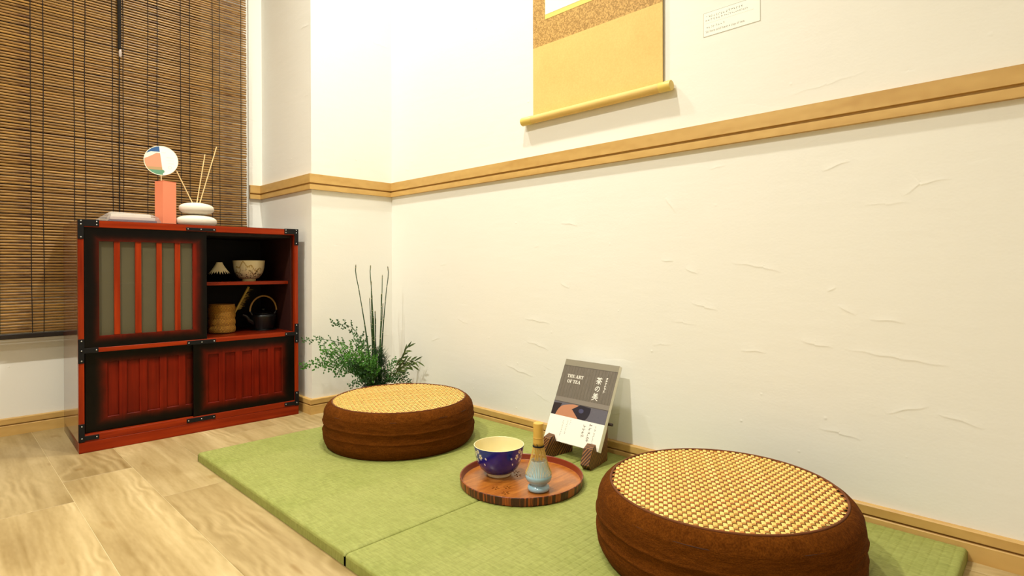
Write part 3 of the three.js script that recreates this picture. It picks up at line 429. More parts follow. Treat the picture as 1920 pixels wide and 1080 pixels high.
// ---------------------------------------------------------------- round floor cushions
{
  const fab = dataTex(512, 512, (u, v) => { const w = (vnoise(u * 190, v * 190, 190, 190) - 0.5) + (fbm(u * 26, v * 60, 26, 60, 3) - 0.5) * 0.9; return [90 + w * 28, 46 + w * 19, 6 + w * 8]; });
  const fabB = dataTex(512, 512, (u, v) => 0.5 + 0.4 * (vnoise(u * 200, v * 200, 200, 200) - 0.5) + 0.5 * (fbm(u * 10, v * 8, 10, 8, 3) - 0.5), false);
  const cloth = phys({ map: rep(fab, 5, 1.2), bumpMap: rep(fabB, 5, 1.2), bumpScale: 0.0011, roughness: 0.95, specularIntensity: 0.15, sheen: 0.12, sheenRoughness: 0.5, sheenColor: new THREE.Color(0x9a5a12) });
  const pip = mat({ color: 0x6a3812, roughness: 0.9 }), seam = mat({ color: 0x3a1c08, roughness: 0.9 });
  const c = thing('floor_cushion', 'round brown floor cushion with woven cane top in front of the plant', 'cushion', [-0.3464, 0.0247, 0.5606], 'round brown floor cushions'); c.rotation.y = 2.9;
  const ridge = (h, h0, a) => a * Math.exp(-(((h - h0) / 0.0022) ** 2));
  const prof = []; for (let i = 0; i <= 44; i++) { const h = 0.104 * i / 44; let r = 0.2268 - 0.013 * Math.pow(1 - clamp(h / 0.03), 2) - 0.0045 * Math.pow(clamp((h - 0.06) / 0.045), 2) - 0.0028 * Math.exp(-(((h - 0.0595) / 0.01) ** 2)); r += ridge(h, 0.046, 0.0022) + ridge(h, 0.073, 0.0022); prof.push([r, h]); }
  const body = lathe([[0.0002, 0.0005], [0.2, 0.0003], ...prof, [0.2208, 0.1075], [0.2165, 0.1145], [0.2105, 0.1205], [0.2045, 0.1242], [0.2005, 0.1248], [0.199, 0.122], [0.0002, 0.1216]], 160);
  { const p = body.attributes.position; for (let i = 0; i < p.count; i++) { const x = p.getX(i), y = p.getY(i), z = p.getZ(i), r = Math.hypot(x, z); if (r < 0.19) continue; const a = Math.atan2(x, z), w = 0.0022 * (fbm(a * 7 + 30, y * 90, 0, 0, 3) - 0.5) * smooth(0.002, 0.03, y) * (1 - smooth(0.1, 0.12, y)); p.setXYZ(i, x * (1 + w / r * 1.6), y + 0.0035 * (vnoise(a * 3 + 9, 4) - 0.5) * smooth(0.02, 0.05, y) * (1 - smooth(0.08, 0.1, y)), z * (1 + w / r * 1.6)); } body.computeVertexNormals(); }
  obj('cover', body, cloth, c);
  obj('piping', torus(0.2, 0.0022, 0.1252, 128, 8), pip, c);
  obj('seam_line', torus(0.2212, 0.0009, 0.1042, 128, 6), seam, c);
  obj('side_seam', tube([V(-0.1, 0.015, 0.2), V(-0.1022, 0.05, 0.2022), V(-0.1, 0.08, 0.2005), V(-0.0985, 0.104, 0.1985)].map((q) => { const f = 0.2262 / Math.hypot(q.x, q.z); const g = q.y > 0.09 ? 0.979 : 1; return V(q.x * f * g, q.y, q.z * f * g); }), 0.0012, 16, 6), seam, c);
  const R = 0.1992, pWarp = 0.0107, pWeft = 0.0073;
  const pale = [[232, 196, 104], [238, 204, 116], [222, 184, 92]].map((q) => mat({ color: new THREE.Color(`rgb(${q})`), roughness: 0.5 }));
  const rust = [[176, 104, 26], [160, 92, 22], [168, 112, 34]].map((q) => mat({ color: new THREE.Color(`rgb(${q})`), roughness: 0.55 }));
  const ribbon = (off, w, amp, phase, lift, pitch) => {                     // a strand along x at z = off, waving over and under
    const half = Math.sqrt(Math.max(0, R * R - (Math.abs(off) + w / 2) ** 2)), n = Math.max(2, Math.round(2 * half / pitch * 6)), pos = [], idx = [];
    for (let i = 0; i <= n; i++) { const x = -half + 2 * half * i / n, y = lift + amp * Math.tanh(1.8 * Math.cos(Math.PI * x / pitch + phase)) / 0.947, tw = 1; for (const [s, dy] of [[-1, -0.0005], [-0.5, 0], [0.5, 0], [1, -0.0005]]) pos.push(x, y + dy, off + s * w / 2 * tw); }
    for (let i = 0; i < n; i++) for (let k = 0; k < 3; k++) { const a = i * 4 + k; idx.push(a, a + 1, a + 4, a + 1, a + 5, a + 4); }
    const g = new THREE.BufferGeometry(); g.setAttribute('position', new THREE.Float32BufferAttribute(pos, 3)); g.setAttribute('uv', new THREE.Float32BufferAttribute(pos.flatMap((q, i) => (i % 3 === 1 ? [] : [q])), 2)); g.setIndex(idx); g.computeVertexNormals(); return g;
  };
  obj('cane_backing', new THREE.CylinderGeometry(0.1995, 0.1995, 0.0006, 96).translate(0, 0.1218, 0), mat({ color: 0x6b4a1c, roughness: 0.8 }), c);
  const ang = -0.16, kA = Math.floor((R - 0.005) / pWeft), kB = Math.floor((R - 0.005) / pWarp);
  for (let k = -kA; k <= kA; k++) { const o = obj('cane_weft', ribbon(k * pWeft, 0.0065, 0.0012, k % 2 ? Math.PI : 0, 0.1247, pWarp), pale[Math.floor(rng() * 3)], c); o.rotation.y = ang; }
  for (let k = -kB; k <= kB; k++) { const o = obj('cane_warp', ribbon(k * pWarp, 0.0066, 0.0012, k % 2 ? 0 : Math.PI, 0.1245, pWeft), rust[Math.floor(rng() * 3)], c); o.rotation.y = ang + Math.PI / 2; }
  const d = c.clone(); d.name = numbered('floor_cushion'); d.position.set(-0.3468, 0.0247, 1.5788); d.rotation.y = -0.69; d.userData = { ...c.userData, label: 'near round brown floor cushion with woven cane top, cut by the lower frame' }; scene.add(d);
}

// ---------------------------------------------------------------- tea tray, bowl, whisk
const TRAY = [-0.3505, 0.0247, 1.0783];
{
  const t = thing('wooden_tray', 'round wooden tray with pierced blossoms holding the tea bowl', 'tray', TRAY); 
  const rimOut = dataTex(1024, 64, (u, v) => { const a = fbm(u * 230, v * 2, 230, 2, 2), b = smooth(0.36, 0.66, a), c = vnoise(u * 500, v * 3, 500, 3) - 0.5; return [mix(66, 160, b) + c * 24, mix(24, 76, b) + c * 16, mix(8, 24, b) + c * 8]; });
  const flo = dataTex(512, 512, (u, v) => { const g = woodGrain(u, v, 2, 60, 0.2); return [168 + g * 34, 98 + g * 28, 30 + g * 16]; });
  const wood = (o) => phys({ roughness: 0.34, clearcoat: 0.35, clearcoatRoughness: 0.2, ...o });
  // floor disc pierced with five-petalled blossoms
  const S = new THREE.Shape(); S.absarc(0, 0, 0.1465, 0, Math.PI * 2);
  const blossom = (x, y, s, a0) => { for (let k = 0; k < 5; k++) { const a = a0 + k * 1.2566, cx = x + Math.cos(a) * s * 0.62, cy = y + Math.sin(a) * s * 0.62, h = new THREE.Path(); h.absellipse(cx, cy, s * 0.36, s * 0.17, 0, Math.PI * 2, false, a); S.holes.push(h); } };
  // shape plane (x, y) maps to world (x, -z): the near cluster lies towards the viewer
  const F = [-0.7, 0.715], Rt = [0.7, 0.715], at = (right, front) => [Rt[0] * right + F[0] * front, -(Rt[1] * right + F[1] * front)];
  blossom(...at(-0.063, 0.056), 0.0105, 0.3); blossom(...at(-0.035, 0.052), 0.0105, 0.9); blossom(...at(-0.04, 0.085), 0.0105, 1.3);
  blossom(...at(-0.033, -0.036), 0.0105, 0.2); blossom(...at(-0.012, -0.048), 0.0105, 0.8); blossom(...at(-0.008, -0.024), 0.0105, 1.2);
  const g = new THREE.ExtrudeGeometry(S, { depth: 0.003, bevelEnabled: false, curveSegments: 20 }); g.rotateX(-Math.PI / 2); g.translate(0, 0.0033, 0); projUV(g);
  obj('tray_floor', g, wood({ map: rep(flo, 3.6, 3.6) }), t);
  obj('rim_outside', lathe([[0.142, 0.0002], [0.147, 0.0004], [0.1485, 0.003], [0.15, 0.019], [0.1495, 0.0203], [0.1485, 0.0205]], 128), wood({ map: rep(rimOut, 1, 1), roughness: 0.5, clearcoat: 0.1 }), t);
  obj('rim_inside', lathe([[0.1485, 0.0205], [0.1472, 0.0203], [0.146, 0.018], [0.1448, 0.0066], [0.143, 0.0062]], 128), wood({ color: 0x86361a }), t);
  const yb = TRAY[1] + 0.0064;
  const bl = thing('tea_bowl', 'blue tea bowl with white blossoms and cream inside on the tray', 'bowl', [-0.3651, yb, 1.0148]); bl.rotation.y = -0.775 - Math.PI;
  const bt = canvasTex(2048, 512, (c, w, h) => {
    c.fillStyle = '#071788'; c.fillRect(0, 0, w, h); const r = rngOf(77);
    for (let i = 0; i < 500; i++) { c.fillStyle = `rgba(${20 + 20 * r()},${26 + 20 * r()},${110 + 50 * r()},0.25)`; c.beginPath(); c.ellipse(r() * w, r() * h, 10 + 30 * r(), 6 + 20 * r(), r() * 3, 0, 7); c.fill(); }
    const flower = (x, y, s, a0) => { for (let k = 0; k < 5; k++) { const a = a0 + k * 1.2566; c.fillStyle = '#eee6dc'; c.beginPath(); c.ellipse(x + Math.cos(a) * s, y + Math.sin(a) * s, s * 0.72, s * 0.55, a, 0, 7); c.fill(); } c.fillStyle = '#c9a466'; c.beginPath(); c.arc(x, y, s * 0.5, 0, 7); c.fill(); c.strokeStyle = '#6b4a3a'; c.lineWidth = 2; for (let k = 0; k < 5; k++) { const a = a0 + k * 1.2566; c.beginPath(); c.moveTo(x, y); c.lineTo(x + Math.cos(a) * s, y + Math.sin(a) * s); c.stroke(); } };
    const petal = (x, y, a) => { c.fillStyle = '#e9e4ee'; c.beginPath(); c.ellipse(x, y, 16, 11, a, 0, 7); c.fill(); };
    for (const cx of [0.31, 0.685, 0.02]) { const s = cx < 0.5 ? 1 : -1; for (const [dx, dy, z] of [[0, 0.21, 25], [0.032, 0.15, 24], [-0.034, 0.14, 24], [0.055, 0.25, 23], [-0.055, 0.26, 23], [0.01, 0.34, 20], [-0.03, 0.36, 18], [-0.075, 0.38, 18]]) flower(w * (cx + s * dx), h * (dy * 1.15 + 0.06), z * 0.85, r() * 6); petal(w * (cx + s * 0.1), h * 0.36, 0.6); petal(w * (cx + s * 0.085), h * 0.5, 1.1); petal(w * (cx - s * 0.02), h * 0.56, 0.2); }
    c.fillStyle = '#3d4b5c'; c.fillRect(0, 0, w, 16);
  });
  const gz = (o) => phys({ roughness: 0.22, clearcoat: 0.5, clearcoatRoughness: 0.08, ...o });
  obj('outer_glaze', lathe([[0.0285, 0.0075], [0.036, 0.01], [0.046, 0.019], [0.0535, 0.032], [0.058, 0.046], [0.061, 0.063], [0.0627, 0.0745], [0.0628, 0.0755]], 72), gz({ map: bt }), bl);
  obj('inner_glaze', lathe([[0.0628, 0.0755], [0.0615, 0.0762], [0.0602, 0.0752], [0.058, 0.06], [0.054, 0.044], [0.048, 0.03], [0.038, 0.018], [0.022, 0.012], [0.0002, 0.011]], 72), gz({ color: 0xe9dba6 }), bl);
  obj('foot', lathe([[0.0002, 0.003], [0.025, 0.003], [0.027, 0.0004], [0.0296, 0.0003], [0.0304, 0.002], [0.0295, 0.0085]], 56), gz({ color: 0xe4d8b4, roughness: 0.5 }), bl);
  // whisk holder
  const hp = [-0.3727, yb, 1.1537];
  const ho = obj('whisk_holder', lathe([[0.0002, 0.0008], [0.021, 0.0006], [0.0245, 0.002], [0.0256, 0.006], [0.0248, 0.0105], [0.0205, 0.0138], [0.0192, 0.0155], [0.0215, 0.0185], [0.0275, 0.0235], [0.0306, 0.03], [0.0304, 0.036], [0.0278, 0.0425], [0.0245, 0.05], [0.0212, 0.06], [0.0188, 0.0675], [0.018, 0.0695], [0.0168, 0.0695], [0.0162, 0.066], [0.016, 0.04], [0.0002, 0.036]], 64), gz({ color: 0xa0c8da })); ho.position.set(...hp); tag(ho, 'pale blue ceramic whisk holder on the tray', 'whisk holder');
  const wh = thing('bamboo_whisk', 'bamboo tea whisk standing on the pale blue holder', 'whisk', hp);
  const bam = mat({ color: 0xdcae52, roughness: 0.45 });
  const han = obj('handle', lathe([[0.0002, 0.156], [0.0112, 0.156], [0.0123, 0.155], [0.0122, 0.128], [0.0121, 0.123], [0.0127, 0.1215], [0.0122, 0.12], [0.0126, 0.112], [0.0122, 0.103], [0.0002, 0.103]], 40), bam, wh);
  obj('node_ring', torus(0.0124, 0.0007, 0.1216, 48, 6), mat({ color: 0xb98a38 }), han);
  obj('binding_thread', [torus(0.0126, 0.0011, 0.1035, 48, 6), torus(0.0127, 0.0009, 0.1018, 48, 6), cyl(V(-0.0105, 0.1035, 0.006), V(-0.018, 0.1125, 0.011), 0.0008, 0.0006, 6)], mat({ color: 0x15120f, roughness: 0.8 }), wh);
  const tin = []; for (let i = 0; i < 46; i++) { const a = i / 46 * 6.28318, q = (r, y) => V(Math.sin(a) * r, y, Math.cos(a) * r); tin.push(tube([q(0.0121, 0.104), q(0.0148, 0.09), q(0.0205, 0.068), q(0.0265, 0.049), q(0.0302, 0.041), q(0.0298, 0.0375)], 0.00045, 14, 5)); }
  obj('outer_tines', tin, mat({ color: 0xe2b862, roughness: 0.5 }), wh);
  const tin2 = []; for (let i = 0; i < 26; i++) { const a = i / 26 * 6.28318, q = (r, y) => V(Math.sin(a) * r, y, Math.cos(a) * r); tin2.push(tube([q(0.0095, 0.104), q(0.0085, 0.09), q(0.0075, 0.078), q(0.0092, 0.07)], 0.0006, 8, 5)); }
  obj('inner_tines', tin2, mat({ color: 0xcf9f45, roughness: 0.5 }), wh);
}

// ---------------------------------------------------------------- book on its stand
{
  const BW = 0.1865, BH = 0.2345, BT = 0.0125, tilt = 0.449;
  const KANJI = {
    tea: [[[0.08, 0.17], [0.92, 0.17]], [[0.32, 0.05], [0.32, 0.29]], [[0.68, 0.05], [0.68, 0.29]], [[0.5, 0.27], [0.34, 0.44], [0.05, 0.6]], [[0.5, 0.27], [0.66, 0.43], [0.95, 0.58]], [[0.25, 0.6], [0.75, 0.6]], [[0.5, 0.47], [0.5, 0.97]], [[0.42, 0.68], [0.2, 0.9]], [[0.58, 0.68], [0.82, 0.9]]],
    no: [[[0.55, 0.2], [0.47, 0.52], [0.33, 0.76], [0.18, 0.72], [0.13, 0.52], [0.28, 0.26], [0.55, 0.14], [0.8, 0.25], [0.89, 0.5], [0.8, 0.75], [0.58, 0.9]]],
    beauty: [[[0.3, 0.03], [0.38, 0.15]], [[0.7, 0.03], [0.62, 0.15]], [[0.15, 0.2], [0.85, 0.2]], [[0.22, 0.34], [0.78, 0.34]], [[0.1, 0.49], [0.9, 0.49]], [[0.5, 0.2], [0.5, 0.49]], [[0.08, 0.65], [0.92, 0.65]], [[0.5, 0.49], [0.48, 0.67], [0.33, 0.84], [0.06, 0.97]], [[0.52, 0.66], [0.68, 0.84], [0.95, 0.97]]],
  };
  const glyph = (c, strokes, x, y, s, lw) => { c.lineWidth = lw; c.lineCap = 'round'; c.lineJoin = 'round'; for (const st of strokes) { c.beginPath(); st.forEach(([a, b], i) => (i ? c.lineTo(x + a * s, y + b * s) : c.moveTo(x + a * s, y + b * s))); c.stroke(); } };
  const cover = canvasTex(816, 1024, (c, w, h) => {
    const r = rngOf(41);
    c.fillStyle = '#6f675c'; c.fillRect(0, 0, w, h);
    for (let i = 0; i < 1500; i++) { const g = 84 + 46 * r(); c.fillStyle = `rgba(${g + 6},${g},${g - 8},0.35)`; c.fillRect(r() * w, r() * h, 3 + 5 * r(), 20 + 90 * r()); }
    for (let x = 0; x < w; x += 46) { c.fillStyle = 'rgba(50,46,44,0.5)'; c.fillRect(x + 6 * r(), h * 0.08, 3, h * 0.42); }
    c.fillStyle = '#8f8877'; c.fillRect(0, 0, w, h * 0.075); c.fillStyle = '#57514a'; c.fillRect(0, h * 0.075, w, 8);
    c.fillStyle = '#857d73'; c.fillRect(0, h * 0.475, w, h * 0.055); c.fillStyle = '#4c4646'; c.fillRect(0, h * 0.53, w, 8);
    c.fillStyle = '#62606a'; c.fillRect(0, h * 0.54, w, h * 0.5); for (let i = 0; i < 500; i++) { const g = 70 + 40 * r(); c.fillStyle = `rgba(${g},${g - 2},${g + 8},0.35)`; c.fillRect(r() * w, h * (0.54 + 0.4 * r()), 10 + 30 * r(), 2 + 5 * r()); }
    c.fillStyle = '#2c2428'; c.beginPath(); c.moveTo(0, h * 0.56); c.lineTo(w * 0.16, h * 0.55); c.lineTo(w * 0.1, h * 0.72); c.lineTo(0, h * 0.72); c.fill();
    c.fillStyle = '#bd8463'; c.beginPath(); c.moveTo(w * 0.08, h * 0.73); c.quadraticCurveTo(w * 0.1, h * 0.6, w * 0.2, h * 0.57); c.quadraticCurveTo(w * 0.38, h * 0.53, w * 0.47, h * 0.545); c.quadraticCurveTo(w * 0.44, h * 0.58, w * 0.36, h * 0.6); c.quadraticCurveTo(w * 0.5, h * 0.66, w * 0.62, h * 0.7); c.lineTo(w * 0.6, h * 0.74); c.closePath(); c.fill();
    c.fillStyle = '#25222e'; c.beginPath(); c.moveTo(w * 0.37, h * 0.6); c.lineTo(w * 0.5, h * 0.535); c.lineTo(w * 0.7, h * 0.545); c.quadraticCurveTo(w * 0.72, h * 0.64, w * 0.64, h * 0.7); c.lineTo(w * 0.52, h * 0.7); c.closePath(); c.fill();
    c.fillStyle = '#474866'; c.beginPath(); c.ellipse(w * 0.54, h * 0.6, w * 0.045, h * 0.026, 0, 0, 7); c.fill();
    c.fillStyle = '#f2ede2'; c.font = 'bold 56px serif'; c.fillText('THE ART', w * 0.115, h * 0.225); c.fillText('OF TEA', w * 0.135, h * 0.29);
    c.strokeStyle = '#f6f2e8'; glyph(c, KANJI.tea, w * 0.66, h * 0.165, 92, 8); glyph(c, KANJI.no, w * 0.67, h * 0.268, 80, 8); glyph(c, KANJI.beauty, w * 0.66, h * 0.358, 92, 8);
    c.lineWidth = 4; for (let i = 0; i < 6; i++) handDrawn(c, w * 0.83, h * (0.155 + i * 0.031), 30, r, 6);
  });
  const obi = canvasTex(816, 320, (c, w, h) => {
    const r = rngOf(52); c.fillStyle = '#f7f3e6'; c.fillRect(0, 0, w, h); c.strokeStyle = '#8a847a';
    for (const [x, y0, n, s, lw, k] of [[0.27, 0.14, 9, 20, 2.5, 4], [0.345, 0.12, 8, 20, 2.5, 4], [0.4, 0.08, 3, 18, 2.5, 3]]) { c.lineWidth = lw; for (let i = 0; i < n; i++) handDrawn(c, w * x, h * y0 + i * s * 1.15, s, r, k); }
    c.strokeStyle = '#6d675c'; for (const [x, y0, n, s, lw, k] of [[0.645, 0.1, 4, 40, 5, 6], [0.745, 0.06, 5, 42, 5, 6], [0.85, 0.1, 9, 22, 3, 4]]) { c.lineWidth = lw; for (let i = 0; i < n; i++) handDrawn(c, w * x, h * y0 + i * s * 1.12, s, r, k); }
  });
  const b = thing('tea_book', 'paperback book titled THE ART OF TEA leaning on a wooden stand', 'book', [-0.1415, 0.065, 0.969]);
  b.rotation.order = 'YXZ'; b.rotation.set(-tilt, -Math.PI / 2, 0);          // local x along the wall, z out to the room
  const paper = mat({ color: 0xf1ead6, roughness: 0.8 }), white = mat({ color: 0xfdf9ee, roughness: 0.55 });
  const fc = new THREE.BoxGeometry(BW, BH, 0.0006); fc.translate(BW / 2, BH / 2, 0.0003);
  obj('front_cover', fc, phys({ map: cover, roughness: 0.4, clearcoat: 0.15 }), b);
  obj('page_block', bx(0.002, BW - 0.0012, 0.0015, BH - 0.0015, -BT, -0.0001), paper, b);
  obj('spine', bx(BW - 0.001, BW, 0, BH, -BT - 0.0006, 0), white, b);
  obj('back_cover', bx(0, BW, 0, BH, -BT - 0.0006, -BT), white, b);
  const of = new THREE.BoxGeometry(BW + 0.0006, BH * 0.3, 0.0005); of.translate(BW / 2, BH * 0.15, 0.0009);
  obj('paper_band', of, mat({ map: obi, roughness: 0.5 }), b);
  obj('band_spine', bx(BW, BW + 0.0005, 0, BH * 0.3, -BT - 0.0006, 0.0009), white, b);
  // stand: two notched bars of dark striped wood joined by a cross rod
  const st = thing('book_stand', 'dark striped wooden stand with two notched arms under the book', 'book stand', [0, 0, 0]);
  const zeb = dataTex(512, 256, (u, v) => { const a = Math.sin((v * 26 + 1.6 * fbm(u * 3, v * 6, 3, 6, 2)) * 6.283), g = (fbm(u * 12, v * 90, 12, 90, 2) - 0.5) * 40, t = smooth(-0.2, 0.8, a); return [mix(60, 150, t) + g, mix(32, 98, t) + g * 0.8, mix(12, 42, t) + g * 0.5]; });
  const zm = mat({ map: (() => { const t = rep(zeb, 5, 5); t.rotation = 0.95; return t; })(), roughness: 0.5 }), endM = mat({ color: 0x2a160c, roughness: 0.6 });
  // side profile (d: towards the wall, y up); the notch carries the book foot, the back leg follows the cover
  const bx0 = 0.1415, prof = [[-0.046, 0.0], [0.06, 0.0], [0.105, 0.03], [0.09, 0.055]];
  const S = new THREE.Shape(); const sT = Math.sin(tilt), cT = Math.cos(tilt), foot = [0.0, 0.0405];    // foot of the book's front edge relative to arm origin
  const back = [foot[0] + BT * cT + 0.0014, foot[1] + BT * sT - 0.0014 + 0.0004];
  S.moveTo(-0.03, 0.0); S.lineTo(0.06, 0.0); S.lineTo(back[0] + 0.085 * sT + 0.016, back[1] + 0.085 * cT - 0.008); S.lineTo(back[0] + 0.085 * sT, back[1] + 0.085 * cT); S.lineTo(back[0], back[1]); S.lineTo(foot[0] - 0.0016, foot[1] - 0.0016); S.lineTo(foot[0] - 0.0016 - 0.001, foot[1] + 0.003); S.lineTo(-0.0065, 0.058); S.lineTo(-0.026, 0.05); S.lineTo(-0.044, 0.014); S.closePath();
  const arm = (z, turn) => { const g = new THREE.ExtrudeGeometry(S, { depth: 0.024, bevelEnabled: true, bevelSize: 0.0008, bevelThickness: 0.0008, bevelSegments: 1 }); g.translate(0, 0, -0.012); projUV(g); const a = obj('arm', g, zm, st); a.position.set(-0.1415, 0.0252, z); a.rotation.y = turn; return a; };
  arm(1.004, -0.15); arm(1.138, 0.15);
  const yr = 0.0252 + back[1] + 0.07 * cT - 0.006, xr = -0.1415 + back[0] + 0.07 * sT + 0.009;
  obj('cross_rod', cyl(V(xr, yr, 0.985), V(xr, yr, 1.165), 0.004), endM, st);
}

// ---------------------------------------------------------------- hanging scroll and wall card
{
  const s = thing('hanging_scroll', 'yellow cloth hanging scroll with brown brocade border on the wall', 'scroll', [0, 0, 0]);
  const z0 = 0.811, z1 = 1.27, xf = -0.0085, yr = 1.0175;
  const silk = dataTex(256, 256, (u, v) => { const w = (vnoise(u * 120, v * 120, 120, 120) - 0.5) * 10 + (fbm(u * 5, v * 5, 5, 5, 3) - 0.5) * 12; return [226 + w, 191 + w, 113 + w]; });
  const broc = dataTex(512, 512, (u, v) => { const a = fbm(u * 46, v * 46, 46, 46, 2), b = Math.abs(a - 0.5) * 5, t = clamp(b + (vnoise(u * 200, v * 200, 200, 200) - 0.5) * 0.5); return [mix(150, 206, t), mix(112, 164, t), mix(48, 92, t)]; });
  const sm = mat({ map: rep(silk, 3, 3), roughness: 0.7 }), bm = mat({ map: rep(broc, 4.6, 4.6), roughness: 0.65 });
  const cloth = (a, b, c, d, x, m, n) => obj(n, bx(x, x + 0.0012, c, d, a, b), m, s);
  cloth(z0, z1, yr + 0.008, 1.2455, xf, sm, 'lower_cloth');
  cloth(z0, z1, 1.2457, 2.02, xf, bm, 'brocade_field');
  cloth(z0 + 0.051, z1 - 0.051, 1.3235, 1.94, xf - 0.0006, mat({ color: 0xf0cf6e, roughness: 0.7 }), 'gold_border');
  cloth(z0 + 0.0525, z1 - 0.0525, 1.338, 1.93, xf - 0.0011, mat({ color: 0xf7f3e6, roughness: 0.75 }), 'paper_field');
  const rod = mat({ color: 0xe3c769, roughness: 0.4 });
  obj('roller', cyl(V(-0.016, yr, z0 + 0.003), V(-0.016, yr, z1 - 0.003), 0.0125, 0.0125, 32), sm, s);
  for (const [a, b] of [[0.771, z0 + 0.004], [z1 - 0.004, 1.3]]) obj('roller_end', lathe([[0.0002, 0], [0.0122, 0], [0.0133, 0.0008], [0.0133, 0.004], [0.0131, Math.abs(b - a)], [0.0002, Math.abs(b - a)]], 32).rotateX(a < 1 ? Math.PI / 2 : -Math.PI / 2).translate(-0.016, yr, a < 1 ? a : b), rod, s);
  obj('top_rod', cyl(V(-0.009, 2.024, z0 - 0.01), V(-0.009, 2.024, z1 + 0.01), 0.007, 0.007, 20), rod, s);
  obj('hanging_cord', tube([V(-0.007, 2.03, 0.92), V(-0.004, 2.09, 1.0405), V(-0.007, 2.03, 1.16)], 0.002, 20, 6), mat({ color: 0x9a7a3a, roughness: 0.8 }), s);
  const ct = canvasTex(1120, 480, (c, w, h) => {
    const r = rngOf(63); c.fillStyle = '#fdfbf0'; c.fillRect(0, 0, w, h); c.strokeStyle = '#7f8170'; c.lineWidth = 6; c.strokeRect(5, 5, w - 10, h - 10);
    c.strokeStyle = '#4c4e44'; c.lineWidth = 6; for (let i = 0; i < 15; i++) handDrawn(c, 60 + i * 50, 70, 40, r, i === 0 ? 1 : 4); for (let i = 0; i < 7; i++) handDrawn(c, 50 + i * 52, 140, 40, r, 4);
    for (let i = 0; i < 13; i++) handDrawn(c, 430 + i * 36, 142, 30, r, 3);
    c.lineWidth = 2; c.beginPath(); c.moveTo(50, 222); c.lineTo(1000, 222); c.stroke();
    c.lineWidth = 5; for (let i = 0; i < 8; i++) handDrawn(c, 60 + i * 48, 280, 40, r, 4);
    c.fillStyle = '#45473e'; c.font = '58px sans-serif'; c.fillText('Sit here and have a cup of tea.', 50, 408);
  });
  const cd = new THREE.BoxGeometry(0.14, 0.0597, 0.0004); cd.rotateY(-Math.PI / 2);
  const o = obj('wall_card', cd, mat({ map: ct, roughness: 0.8 })); o.position.set(-0.0004, 1.1512, 1.4488); tag(o, 'small white text card fixed to the wall right of the scroll', 'card');
}

